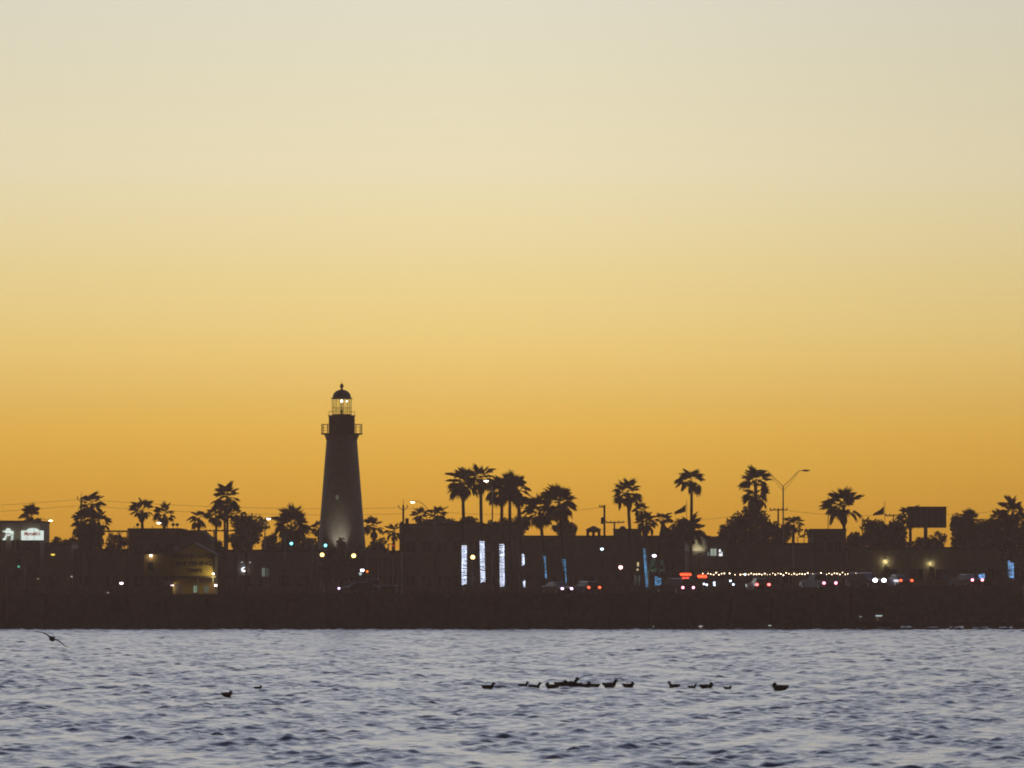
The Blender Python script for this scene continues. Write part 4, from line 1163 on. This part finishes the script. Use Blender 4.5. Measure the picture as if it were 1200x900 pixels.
trees = [  # label, px, ytop, ybot, half width px, Y, n, seed
 ('round holed broad tree between the pergola palms and shop row', 293, 601, 645, 24, 598, 2300, 1, 0.19),
 ('small bush on the annex roof line', 66, 628, 650, 8, 606, 700, 2, 0.17),
 ('low bush beside the storage shed', 77, 632, 655, 10, 604, 900, 3, 0.17),
 ('bushy tree at the foot of the palm clump', 104, 615, 650, 21, 592, 2800, 4, 0.2),
 ('thin tree showing through the wooden deck canopy', 137, 626, 650, 17, 594, 900, 5, 0.17),
 ('low bush below the pergola\'s left end', 250, 629, 655, 13, 600, 1500, 42, 0.19),
 ('dark bush showing above the shop row roof', 330, 632, 660, 20, 598, 1900, 43, 0.19),
 ('ragged bush behind the annex and storage shed', 87, 630, 660, 13, 608, 1300, 44, 0.19),
 ('dense bush beneath the roof line palms by the curved lamp', 503, 608, 630, 16, 626, 1500, 46, 0.18),
 ('leafy bush at the pergola\'s right end', 281, 620, 655, 16, 590, 1800, 6, 0.19),
 ('leafy tree left of the lighthouse behind bush palm', 360, 629, 665, 18, 602, 2200, 7, 0.2),
 ('dark bush in the street lamp\'s gap beside round holed tree', 318, 624, 655, 14, 600, 1200, 41, 0.19),
 ('dark tree right of lighthouse below the round palm', 443, 630, 665, 17, 602, 2200, 8, 0.2),
 ('roof line bush beneath the first white lit palm', 531, 607, 630, 17, 622, 1700, 9, 0.18),
 ('roof line bush beneath the tallest white lit palm', 552, 605, 632, 19, 624, 2300, 10, 0.18),
 ('round bush beneath the third white lit palm', 590, 606, 635, 16, 618, 1900, 11, 0.18),
 ('small spiky bush left of the round bush on roof line', 577, 609, 634, 9, 620, 800, 12, 0.16),
 ('pyramid shaped bush under the shaggy palm', 609, 603, 634, 12, 612, 1900, 13, 0.18),
 ('bush at the foot of the wide ragged palm', 661, 610, 634, 15, 612, 1900, 14, 0.18),
 ('low spreading bush between leaning palm and bushy fan palm', 789, 617, 645, 17, 600, 2200, 15, 0.19),
 ('dark tree behind the bushy fan palm', 803, 609, 645, 16, 604, 2200, 16, 0.19),
 ('broad tree left of the two tiered palm', 858, 606, 650, 19, 604, 2600, 17, 0.2),
 ('taller broad tree wrapping the two tiered palm', 876, 592, 650, 21, 602, 3300, 18, 0.2),
 ('narrow ragged tree right of the two tiered palm', 894, 598, 650, 11, 606, 1300, 19, 0.19),
 ('low tree at the twin arm lamp\'s foot', 913, 611, 652, 17, 608, 2200, 20, 0.19),
 ('leafy tree under the pointed flag', 1030, 608, 655, 25, 602, 3000, 21, 0.2),
 ('smaller leafy tree left of the billboard post', 1052, 609, 655, 14, 600, 1700, 22, 0.19),
 ('bush filling the gap beneath cafe palm', 1003, 622, 655, 16, 604, 2000, 23, 0.19),
 ('dense dark tree behind the leafy trees left of billboard', 1042, 614, 660, 22, 610, 2600, 47, 0.2),
 ('dense dark tree behind the trees right of billboard', 1138, 608, 660, 24, 610, 3000, 48, 0.2),
 ('dense dark tree behind the broad tree below crest palm', 1163, 606, 660, 18, 610, 2400, 49, 0.2),
 ('low bush under the billboard', 1085, 629, 660, 24, 604, 2200, 24, 0.19),
 ('scraggly bush right of the billboard post', 1098, 622, 655, 12, 606, 800, 25, 0.18),
 ('leafy dark tree right of billboard', 1126, 602, 655, 19, 602, 2900, 26, 0.2),
 ('tree with small gaps between the two dark masses', 1150, 608, 655, 17, 604, 1700, 27, 0.19),
 ('broad dark tree below the crest palm', 1175, 600, 655, 22, 602, 3300, 28, 0.2),
 ('dark tree at the far end beyond the crest palm', 1203, 601, 655, 20, 600, 2600, 29, 0.2),
]
for lab, px, yt, yb, wpx, Y, n, sd, sz in trees:
    tree(lab, px, yt, yb, wpx, Y, n, sd, size=sz, m_=M_LEAF if sd % 2 else M_LEAF2)
for lab, px, yt, wpx, sd in (('pointed potted shrub before the lamp near string lights', 1038.5, 661, 5, 61), ('pointed potted shrub before the lamp near the parked sedan', 1091.5, 663, 4, 62)):
    tree(lab, px, yt, 690, wpx, 587.5, 700, sd, 'potted_shrub', 'shrub', 0.11, M_LEAF2, 'shrubs along the motel front', 5)
for lab, px, yt, wpx, sd in (('clipped shrub hiding the floodlight below the lighthouse', 399, 630, 9, 51), ('shrub left of the clipped shrub at lighthouse base', 383, 640, 13, 52), ('shrub right of the clipped shrub at lighthouse base', 417, 636, 12, 53)):
    tree(lab, px, yt, 690, wpx, 590.5, 1700, sd, 'shrub', 'shrub', 0.17, M_LEAF2, 'shrubs at the lighthouse base', 6)

# ------------------------------------------------------------------ trunks wrapped in lights
M_LEDW = glow('led_white', (0.70, 0.79, 1.0), 2.5)
M_LEDB = glow('led_blue', (0.12, 0.40, 0.74), 1.25)
def wrap(label, px0, py0, px1, py1, Y, r, m_, seed, gaps=(), pitch=0.15, thick=0.026):
    r_ = random.Random(seed)
    x0, z0, x1, z1 = X(px0, Y), Z(py0, Y), X(px1, Y), Z(py1, Y)
    t_ = thing('trunk_lights', label, 'string lights', (x1, Y, z1), 0, 'trunks wrapped in lights')
    H = z0 - z1
    n_ = int(H / pitch * 12)
    cur = []; runs = []
    jit = 0
    for i in range(n_ + 1):
        s_ = i / n_
        jit += r_.uniform(-0.02, 0.02); jit *= 0.96
        a = 2 * math.pi * i / 12
        py = py1 + (py0 - py1) * s_
        if any(g0 < py < g1 for g0, g1 in gaps):
            if len(cur) > 3:
                runs.append(cur)
            cur = []
            continue
        rr = r * (1 + 0.06 * math.sin(a * 0.37 + seed))
        cur.append(((x0 - x1) * s_ + rr * math.cos(a), rr * math.sin(a), H * s_ + jit + 0.10 * math.sin(a + seed) * math.sin(s_ * 9 + seed)))
        if r_.random() < 0.012:
            runs.append(cur) if len(cur) > 3 else None
            cur = []
    if len(cur) > 3:
        runs.append(cur)
    b_ = MB()
    for c_ in runs:
        b_.tube(c_, thick, 5)
    b_.build('lit_wire', m_, t_)
    MB().tube([(r, 0, 0), (r + 0.05, 0.02, -min(0.3, z1 - G(x1)))], 0.015, 4).build('plug_cable', M_DARKMETAL, t_)
wrap('white lights wound on trunk left of the amber globe lantern', 544, 639, 544, 685, LED, 0.27, M_LEDW, 1)
wrap('white lights wound high on trunk right of the amber globe lantern', 564.8, 634, 566, 683, LED, 0.25, M_LEDW, 2)
wrap('white lights wound on the third trunk of the row', 588, 638, 588.6, 688, LED, 0.25, M_LEDW, 3)
wrap('two broken bands of white lights on one dark trunk', 611.5, 650, 612.6, 688.5, LED, 0.27, M_LEDW, 4, gaps=((662, 680),))
wrap('dim blue lights wound on a slightly tilted trunk', 636.8, 650, 638.8, 678.5, LED, 0.2, M_LEDB, 5, pitch=0.16)
wrap('shorter dim blue lights wound on trunk by dark cars', 660.6, 655.5, 661.8, 683, LED, 0.2, M_LEDB, 6, pitch=0.16)
wrap('long blue lights wound on the leaning thin trunk', 755.6, 643.5, 758.8, 687, LED + 3, 0.17, M_LEDB, 7, pitch=0.16)
wrap('squat blue lights wound on a stub trunk near red neon', 771, 676.5, 771.3, 687.5, LED, 0.36, M_LEDB, 8, pitch=0.16)
wrap('brighter blue lights wound on trunk right of the sedan', 1184.5, 656, 1184.8, 677.5, 570, 0.32, glow('led_sky', (0.24, 0.52, 0.95), 1.2), 9, pitch=0.14)
wrap('little blue light band behind the sedan\'s rear', 1150.5, 673, 1150.5, 678, 566, 0.34, glow('led_sky', (0.24, 0.52, 0.95), 1.2), 10, pitch=0.14)
# green lit tent like canopy beside the blue trunk
gc = thing('garden_umbrella', 'folded garden umbrella lit green under the purplish lamp', 'umbrella', (X(765.5, 569), 569, G(X(765.5, 569))))
M_GREENC = mat('green_canvas', (0.16, 0.42, 0.24), 0.8, 0.15, 4)
zb_ = Z(670, 569) - gc.location.z; zt_ = Z(653.5, 569) - gc.location.z
MB().tube([(0, 0, 0), (0, 0, zt_ + 0.2)], 0.04, 6).build('pole', M_DARKMETAL, gc, True)
MB().rings([[((0.55 - 0.42 * s_ + 0.05 * math.cos(4 * 2 * math.pi * j / 24)) * math.cos(2 * math.pi * j / 24), (0.5 - 0.38 * s_) * math.sin(2 * math.pi * j / 24), zb_ + (zt_ - zb_) * s_) for j in range(24)] for s_ in (0, 0.3, 0.7, 1)]).build('canopy', M_GREENC, gc)
gc2 = thing('garden_umbrella', 'slimmer garden umbrella lit faint green right of the other umbrella', 'umbrella', (X(776, 570), 570, G(X(776, 570))))
MB().tube([(0, 0, 0), (0, 0, zt_)], 0.04, 6).build('pole', M_DARKMETAL, gc2, True)
MB().rings([[((0.4 - 0.3 * s_) * math.cos(2 * math.pi * j / 20), (0.4 - 0.3 * s_) * math.sin(2 * math.pi * j / 20), zb_ + (zt_ - zb_ - 0.25) * s_) for j in range(20)] for s_ in (0, 0.3, 0.7, 1)]).build('canopy', M_GREENC, gc2)
fl_ = thing('spot_lamp', 'short spot lamp aimed at the green umbrellas', 'lamp', (X(768, 567.2), 567.2, G(X(768, 567))))
MB().tube([(0, 0, 0), (0, 0, 0.5)], 0.03, 5).build('post', M_DARKMETAL, fl_)
MB().box(-0.1, 0.1, -0.1, 0.1, 0.5, 0.65).build('head', M_DARKMETAL, fl_)
lamp_light('lamp_light', 'POINT', 22, (0.75, 1, 0.75), fl_, (0, -0.1, 1.9), 0.1)

# ------------------------------------------------------------------ cars
def car(label, kind, paint, rot, px_ref, Y, ref='tail', tail=None, head=None, lamp_z=None, hs=1.0):
    L = {'sedan': 4.6, 'hatch': 4.2, 'suv': 4.8, 'pickup': 5.4}[kind]
    hgt = {'sedan': 1.45, 'hatch': 1.5, 'suv': 1.78, 'pickup': 1.8}[kind]
    wdt = 1.8 if kind in ('sedan', 'hatch') else 1.95
    fwd = Vector((math.cos(rot), math.sin(rot), 0))
    xr = X(px_ref, Y)
    cpos = Vector((xr, Y, 0)) + fwd * (L / 2 if ref == 'tail' else -L / 2 if ref == 'head' else 0)
    t_ = thing('parked_car', label, 'car', (cpos.x, cpos.y, G(cpos.x) + 0.03), rot, 'cars along the waterfront road')
    h = L / 2
    belt = 0.92 if kind in ('sedan', 'hatch') else 1.08
    hood = belt - 0.08
    if kind == 'sedan':
        cab = [(-1.75, belt), (-1.0, hgt), (0.35, hgt), (1.15, belt)]; deck = belt - 0.02
    elif kind == 'hatch':
        cab = [(-2.0, belt), (-1.55, hgt - 0.05), (0.3, hgt), (1.05, belt)]; deck = belt
    elif kind == 'suv':
        cab = [(-2.3, belt), (-2.1, hgt - 0.05), (0.35, hgt), (1.1, belt)]; deck = belt
    else:
        cab = [(-0.75, belt), (-0.6, hgt), (0.7, hgt), (1.35, belt)]; deck = belt
    body = [(-h + 0.05, 0.32), (-h, 0.55), (-h + 0.04, deck - 0.08), (-h + 0.15, deck), (cab[0][0], belt), (cab[3][0], belt), (h - 0.5, hood - 0.03), (h - 0.1, hood - 0.06), (h, 0.62), (h - 0.04, 0.34), (h - 0.15, 0.25), (-h + 0.2, 0.25)]
    b_ = MB()
    rs = []
    for yy, sh in ((-wdt / 2, 0.93), (-wdt / 2 + 0.09, 1.0), (wdt / 2 - 0.09, 1.0), (wdt / 2, 0.93)):
        rs.append([(x_ * (0.985 if sh < 1 else 1), yy, 0.55 + (z_ - 0.55) * sh) for x_, z_ in body])
    b_.rings([list(reversed(r_)) for r_ in rs])
    b_.build('body', paint, t_)
    cb = MB()
    rs = []
    mid = sum(c_[0] for c_ in cab) / 4
    for yy, k_ in ((-wdt / 2 + 0.14, 0), (wdt / 2 - 0.14, 0)):
        s_ = 1 if yy > 0 else -1
        rs.append([(c_[0], yy - (0.17 * s_ if i in (1, 2) else 0), c_[1] + (0.001 if i in (0, 3) else -0.06)) for i, c_ in enumerate(cab)])
    cb.rings([list(reversed(r_)) for r_ in rs])
    cabin = cb.build('cabin_windows', M_DGLASS, t_)
    rf_ = MB()
    ww = wdt / 2 - 0.31
    rf_.rings([[(cab[1][0] - 0.06, -ww - 0.03, hgt - 0.059), (cab[2][0] + 0.06, -ww - 0.03, hgt - 0.059), (cab[2][0] + 0.06, ww + 0.03, hgt - 0.059), (cab[1][0] - 0.06, ww + 0.03, hgt - 0.059)],
               [(cab[1][0] + 0.08, -ww + 0.1, hgt), (cab[2][0] - 0.12, -ww + 0.1, hgt), (cab[2][0] - 0.12, ww - 0.1, hgt), (cab[1][0] + 0.08, ww - 0.1, hgt)]])
    rf_.build('roof', paint, t_)
    for s_ in (-1, 1):
        for (xa, za), (xb, zb2) in ((cab[0], cab[1]), (cab[2], cab[3])):
            yb = s_ * (wdt / 2 - 0.13); yt = s_ * (wdt / 2 - 0.30)
            pa = (xa, yb if za < zb2 else yt, za - (0.05 if za > zb2 else 0)); pb = (xb, yt if za < zb2 else yb, zb2 - (0.05 if zb2 > za else 0))
            MB().tube([pa, pb], 0.045, 5).build('pillar', paint, t_)
    wr_ = 0.33 if kind in ('sedan', 'hatch') else 0.38
    for xw in (-h + 0.85, h - 0.85):
        for s_ in (-1, 1):
            yy = s_ * (wdt / 2 - 0.08)
            ty = MB().rings([[(xw + rr * math.cos(2 * math.pi * j / 20), yy + dy_, wr_ + rr * math.sin(2 * math.pi * j / 20)) for j in range(20)] for dy_, rr in ((-0.12, wr_ * 0.88), (-0.08, wr_), (0.08, wr_), (0.12, wr_ * 0.88))]).build('wheel', M_RUBBER, t_)
            MB().rings([[(xw + rr * math.cos(2 * math.pi * j / 14), yy + s_ * dy_, wr_ + rr * math.sin(2 * math.pi * j / 14)) for j in range(14)] for dy_, rr in ((0.121, wr_ * 0.62), (0.135, wr_ * 0.5))]).build('rim', M_RIM, ty)
    lzv = lamp_z or (0.80 if kind in ('sedan', 'hatch') else 0.92)
    for s_ in (-1, 1):
        MB().ball((-h - 0.02, s_ * (wdt / 2 - 0.2), lzv), 0.07, 0.19, 0.15, 12, 8).build('taillight', tail or M_DGLASS, t_, True)
        MB().ball((h - 0.04, s_ * (wdt / 2 - 0.3), 0.66 if kind in ('sedan', 'hatch') else 0.9), 0.07, 0.2 * hs, 0.13 * hs, 12, 8).build('headlight', head or M_LENSOFF, t_, True)
        MB().box(cab[3][0] - 0.35, cab[3][0] - 0.2, s_ * (wdt / 2 - 0.02) - 0.06, s_ * (wdt / 2 - 0.02) + 0.1, belt + 0.02, belt + 0.16).build('mirror', paint, t_)
    MB().box(-h - 0.04, -h + 0.08, -wdt / 2 + 0.1, wdt / 2 - 0.1, 0.36, 0.5).build('rear_bumper', M_DARKMETAL, t_)
    MB().box(h - 0.06, h + 0.04, -wdt / 2 + 0.1, wdt / 2 - 0.1, 0.34, 0.48).build('front_bumper', M_DARKMETAL, t_)
    return t_
def paint(name, c_):
    m_ = mat(name, c_, 0.3, 0.04, 2)
    m_.node_tree.nodes['Principled BSDF'].inputs['Coat Weight'].default_value = 0.6
    return m_
P_BLK = paint('paint_black', (0.02, 0.02, 0.022)); P_SIL = paint('paint_silver', (0.13, 0.135, 0.145)); P_RED = paint('paint_maroon', (0.12, 0.02, 0.02)); P_BLU = paint('paint_navy', (0.03, 0.05, 0.11)); P_WHT = paint('paint_white', (0.6, 0.6, 0.58))
T_RED = glow('tail_pinkred', (1.0, 0.13, 0.12), 6)
T_HOT = glow('tail_hot', (1.0, 0.30, 0.42), 6)
T_ORG = glow('tail_orange', (1.0, 0.11, 0.04), 3.2)
H_PINK = glow('head_violet', (0.95, 0.62, 1.0), 5)
D = math.radians
car('car with one violet headlight below the lighthouse', 'sedan', P_SIL, D(188), 397, 552, 'head', None, H_PINK)
car('dark car with violet white headlights left of the red lit car', 'sedan', P_BLK, D(-62), 664.5, 551, 'head', None, H_PINK)
car('dark hatchback with orange red taillights by the dark car', 'hatch', P_BLU, D(118), 696.3, 552, 'tail', T_ORG, None)
car('dark van with white hot taillights below red neon', 'suv', P_BLK, D(128), 806.3, 551, 'tail', T_HOT, None, 0.72)
car('hatchback with pink red taillights in front of the patio', 'hatch', P_RED, D(100), 894, 552, 'tail', T_RED, None)
car('pickup truck with pink white taillights before the string lights', 'pickup', P_SIL, D(116), 972.5, 552, 'tail', T_HOT, None, 0.75)
car('red lit car beside the bright white glare near motel', 'sedan', P_BLU, D(112), 1062, 553, 'tail', T_ORG, None)
car('silver sedan with curved roof and pink taillights by motel', 'sedan', P_SIL, D(121), 1145.3, 553, 'tail', T_HOT, None)
car('car with dazzling white lights at the end of string lights', 'suv', P_BLK, D(-52), 1031, 554, 'head', None, glow('head_white', (0.95, 0.93, 1.0), 9), None, 1.7)
car('unlit dark pickup right of the car with the violet headlight', 'pickup', P_SIL, D(175), 438, 556, 'mid')
# parking stops
for k, px in enumerate((556, 566, 577, 594, 606, 621)):
    x_ = X(px, 545)
    o = thing('parking_stop', 'short concrete parking stop below the trunks wrapped in white lights', 'parking stop', (x_, 545, G(x_)), 0, 'parking stops under the palms')
    MB().prism([(-0.42, 0), (0.42, 0), (0.42, 0.16), (0.36, 0.22), (-0.36, 0.22), (-0.42, 0.16)], -0.12, 0.12).build('block', M_CONC, o)
    for s_ in (-0.28, 0.28):
        MB().lathe([(0.03, 0.222), (0.03, 0.235)], 6, (s_, 0, 0)).build('spike', M_STEEL, o)
for k, px in enumerate((1004, 1017, 1029, 1042, 1058)):
    x_ = X(px, 545)
    o = thing('parking_stop', 'short concrete parking stop below the dazzling white car lights', 'parking stop', (x_, 545, G(x_)), 0, 'parking stops below the string lights')
    MB().prism([(-0.42, 0), (0.42, 0), (0.42, 0.16), (0.36, 0.22), (-0.36, 0.22), (-0.42, 0.16)], -0.12, 0.12).build('block', M_CONC, o)
    for s_ in (-0.28, 0.28):
        MB().lathe([(0.03, 0.222), (0.03, 0.235)], 6, (s_, 0, 0)).build('spike', M_STEEL, o)

# ------------------------------------------------------------------ dock in front of the basin
DY = 505.5
dk = thing('dock', 'low dark wooden dock with water showing through beneath it', 'dock', (X(985, DY), DY, 0))
def dx(px):
    return X(px, DY) - dk.location.x
MB().box(dx(985), dx(1215), -0.8, 0.8, 0.62, 0.8).build('deck', M_WOOD, dk)
MB().box(dx(985), dx(1215), -0.78, -0.7, 0.34, 0.617).build('stringer', M_WOOD, dk)
MB().box(dx(985), dx(1215), -0.62, -0.45, -0.25, 0.14).build('float_log', M_WOOD, dk)
for a, b_ in ((985, 1003), (1016, 1027), (1044, 1055), (1070.5, 1083), (1101, 1112), (1128.5, 1139), (1157, 1170), (1186, 1215)):
    MB().box(dx(a), dx(b_), -0.69, -0.63, -0.3, 0.61).build('fender_board', M_WOOD, dk)
for px in range(990, 1215, 16):
    MB().tube([(dx(px), 0.65, -1.2), (dx(px), 0.65, 1.3)], 0.14, 9).build('piling', M_POLE, dk, True)
hut = thing('dock_hut', 'small dark hut with a lit white strip standing on the dock', 'hut', (X(1030, DY), DY, 0.803))
MB().box(-0.75, 0.75, -0.5, 0.6, 0, 1.05).build('wall', M_WOOD, hut)
MB().prism([(-0.95, 1.053), (0.95, 1.053), (0.0, 1.55)], -0.7, 0.8).build('roof', M_ROOF, hut)
MB().box(-0.38, 0.30, -0.56, -0.503, 0.52, 0.64).build('strip_light', glow('strip_white', (0.75, 0.9, 0.95), 0.7), hut)
MB().box(-0.32, -0.05, -0.53, -0.503, 0.1, 0.45).build('window', glow('hut_window', (0.25, 0.2, 0.08), 0.22), hut)
for lab, px, py, c_, s_, r0 in (('faint strip lamp on the sea wall left of the dock hut', 1008, 722.6, (0.4, 0.5, 0.5), 0.5, 0.2),
                            ('dim cold lamp low on the sea wall by the lone piling', 902, 733.0, (0.6, 0.7, 0.65), 0.9, 0.16),
                            ('dim rosy lamp low on the sea wall below red neon', 821, 734.0, (0.7, 0.6, 0.65), 0.9, 0.2),
                            ('tiny cold lamp low on the sea wall below the leaning blue trunk', 765.5, 734.0, (0.4, 0.7, 0.6), 0.8, 0.08)):
    t_ = wall_lamp(lab, px, py, SHORE - 0.255, 0, (1, 1, 1), c_, s_, r0, -0.22)
    for ch in t_.children:
        if ch.name.startswith('bulb'):
            ch.scale = (1, 1, 0.35)
M_FLOATW = mat('white_plastic_float', (0.78, 0.80, 0.82), 0.3, 0.06, 4)
M_FLOATB = mat('blue_plastic_float', (0.30, 0.52, 0.75), 0.3, 0.06, 4)
M_FLOATG = mat('grey_plastic_float', (0.30, 0.30, 0.32), 0.45, 0.1, 4)
for lab, a, b_, m_ in (('dull grey pontoon float moored left of the dock hut', 1003, 1015, M_FLOATG), ('white pontoon float moored below the dock hut', 1027, 1043, M_FLOATW), ('dull grey pontoon float moored right of the dock hut', 1055, 1070, M_FLOATG),
                       ('grey white pontoon float moored between dull grey and white ones', 1083, 1101, mat('pale_plastic_float', (0.5, 0.5, 0.52), 0.4, 0.1, 4)), ('long white pontoon float moored beside the grey white one', 1112, 1128, M_FLOATW),
                       ('blue pontoon float moored next to the long white one', 1139, 1157, M_FLOATB), ('blue pontoon float moored at the end of the row', 1170, 1186, M_FLOATB)):
    fy = 497.5
    fl_ = thing('pontoon_float', lab, 'float', (X((a + b_) / 2, fy), fy, 0.06), 0, 'pontoon floats moored along the dock')
    h_ = (b_ - a) / 2 * fy / F
    MB().tube([(-h_, 0, 0), (-h_ + 0.05, 0, 0), (-h_ + 0.16, 0, 0), (h_ - 0.16, 0, 0), (h_ - 0.05, 0, 0), (h_, 0, 0)], [0.04, 0.12, 0.19, 0.19, 0.12, 0.04], 14).build('tube', m_, fl_, True)
    for q in (-0.5, 0.5):
        MB().tube([(q * h_ - 0.03, 0, 0), (q * h_ + 0.03, 0, 0)], 0.197, 14).build('strap', M_DARKMETAL, fl_)
pp = thing('mooring_piling', 'lone dark mooring piling standing in the water before the bank', 'piling', (X(921, 500), 500, -1.0))
MB().tube([(0, 0, 0), (0, 0, 1.7)], 0.2, 10).build('post', M_POLE, pp, True)
MB().lathe([(0.21, 1.703), (0.18, 1.8), (0.02, 1.92)], 10).build('cap', M_STEEL, pp, True)

# ------------------------------------------------------------------ birds
def remesh(o, v):
    m_ = o.modifiers.new('remesh', 'REMESH')
    m_.mode = 'VOXEL'; m_.voxel_size = v; m_.use_smooth_shade = True
def duck_mesh(kind):
    b_ = MB()
    rs = []
    for x_, r_, z_ in ((-0.30, 0.015, 0.13), (-0.26, 0.05, 0.10), (-0.16, 0.10, 0.06), (0, 0.125, 0.045), (0.12, 0.11, 0.05), (0.20, 0.06, 0.07), (0.23, 0.02, 0.08)):
        rs.append([(x_, r_ * math.cos(2 * math.pi * j / 12), z_ + 0.8 * r_ * math.sin(2 * math.pi * j / 12)) for j in range(12)])
    b_.rings(rs)
    hx, hz = {0: (0.21, 0.19), 1: (0.15, 0.15), 2: (0.22, 0.21)}[kind]
    b_.tube([(0.14, 0, 0.07), (0.2, 0, (0.07 + hz) / 2 + 0.02), (hx, 0, hz)], [0.075, 0.055, 0.05], 8)
    b_.ball((hx + 0.02, 0, hz + 0.01), 0.066, 0.05, 0.055, 10, 8)
    b_.tube([(hx + 0.06, 0, hz), (hx + 0.14, 0, hz - 0.015)], [0.024, 0.014], 6)
    for s_ in (-1, 1):
        b_.tube([(0.10, s_ * 0.09, 0.08), (-0.1, s_ * 0.10, 0.095), (-0.24, s_ * 0.04, 0.13)], [0.03, 0.04, 0.012], 6)
    return b_.mesh('duck', M_FEATHER, True)
DUCK = [duck_mesh(k) for k in range(3)]
ducks = [(572, 806, 1, 0, 1.0), (613, 803.6, 1, 0, 0.82), (626.5, 805.4, 1, 0, 0.95), (647, 805.0, -1, 1, 1.15), (657.5, 803.6, 1, 1, 1.1), (668.5, 803.2, 1, 2, 1.2), (674, 804, -1, 1, 1.1),
         (685.5, 803.8, 1, 1, 1.05), (695, 803.8, -1, 1, 1.05), (714.5, 803.8, 1, 0, 1.15), (736.5, 804, 1, 1, 1.0), (790, 804.0, -1, 2, 0.9), (811, 805, 1, 0, 0.7), (828, 805.4, 1, 1, 1.1), (853, 806.6, 1, 1, 0.65), (914, 807.6, -1, 1, 1.3)]
r_ = random.Random(9)
for px, py, s_, k, sc in ducks:
    Y = CAM_Z * F / (py + 1.6 - HOR)
    o = link('duck', DUCK[k])
    x_ = X(px, Y)
    o.location = (x_, Y, water_z(x_, Y) + 0.02)
    o.scale = (sc * 1.08, sc * 1.05, sc * 1.25)
    o.rotation_euler = (0, 0, (0 if s_ > 0 else math.pi) + r_.uniform(-0.3, 0.3))
    remesh(o, 0.013)
    tag(o, 'small dark duck floating in the loose line of ducks on the bay', 'duck', 'ducks floating in a line')
for lab, px, py, sc, k, rz in (('dark hunched duck floating alone on the water below the yellow house', 266, 815.5, 0.95, 1, 0.4), ('smaller lone duck floating beyond the hunched duck', 302.5, 806, 0.7, 1, 0.2)):
    Y = CAM_Z * F / (py + 1.6 - HOR)
    x_ = X(px, Y)
    o = link('duck', DUCK[k])
    o.location = (x_, Y, water_z(x_, Y) + 0.03)
    o.scale = (sc, sc, sc * 1.2); o.rotation_euler = (0, 0, rz)
    remesh(o, 0.013)
    tag(o, lab, 'duck')
# pelican gliding low over the water, wings banked
b_ = MB()
rs = []
for y_, r_, z_ in ((0.55, 0.02, 0.0), (0.42, 0.08, 0.0), (0.2, 0.14, 0.0), (0, 0.16, 0.0), (-0.22, 0.13, 0.01), (-0.36, 0.08, 0.04), (-0.42, 0.06, 0.09)):
    rs.append([(r_ * 1.1 * math.cos(2 * math.pi * j / 12), y_, z_ + 0.9 * r_ * math.sin(2 * math.pi * j / 12)) for j in range(12)])
b_.rings(rs)
b_.ball((0, -0.42, 0.12), 0.075, 0.1, 0.075, 10, 8)
b_.tube([(0, -0.48, 0.11), (0, -0.62, 0.05), (0, -0.78, -0.02)], [0.045, 0.04, 0.012], 6)
for s_ in (-1, 1):
    sec = [(0.05, 0.02, 0.36, 0.05), (0.38, 0.10, 0.34, 0.035), (0.62, 0.09, 0.28, 0.028), (0.86, 0.03, 0.2, 0.02), (1.06, -0.05, 0.06, 0.012)] if s_ < 0 else \
          [(0.05, 0.02, 0.36, 0.05), (0.38, 0.06, 0.34, 0.035), (0.62, 0.0, 0.28, 0.03), (0.86, -0.06, 0.22, 0.024), (1.08, -0.02, 0.08, 0.014)]
    rs = [[(s_ * x_, -ch / 2 - 0.03, z_), (s_ * x_, 0, z_ + th), (s_ * x_, ch / 2 + 0.05, z_), (s_ * x_, 0, z_ - th)] for x_, z_, ch, th in sec]
    b_.rings(rs)
o = b_.build('pelican', M_PELICAN, None, True)
PYY = 262
o.location = (X(61.0, PYY), PYY, Z(748.6, PYY))
o.rotation_euler = (0.1, math.radians(25), 0.25)
o.scale = (0.98, 0.98, 0.98)
remesh(o, 0.022)
tag(o, 'brown pelican gliding low with banked wings over the water', 'bird')

# ------------------------------------------------------------------ added air volume, lifts the dark silhouettes to a warm brown
hz = MB().box(-420, 420, -40, 800, -2.5, 34.0).build('lift_haze', None)
hm = bpy.data.materials.new('lift_haze_air')
hm.use_nodes = True
t = hm.node_tree
t.nodes.clear()
o_ = t.nodes.new('ShaderNodeOutputMaterial')
pv = t.nodes.new('ShaderNodeVolumePrincipled')
pv.inputs['Color'].default_value = (0.98, 0.66, 0.55, 1)
pv.inputs['Density'].default_value = 0.00035
pv.inputs['Anisotropy'].default_value = 0.62
t.links.new(pv.outputs[0], o_.inputs['Volume'])
hz.data.materials.append(hm)
hz['kind'] = 'stuff'
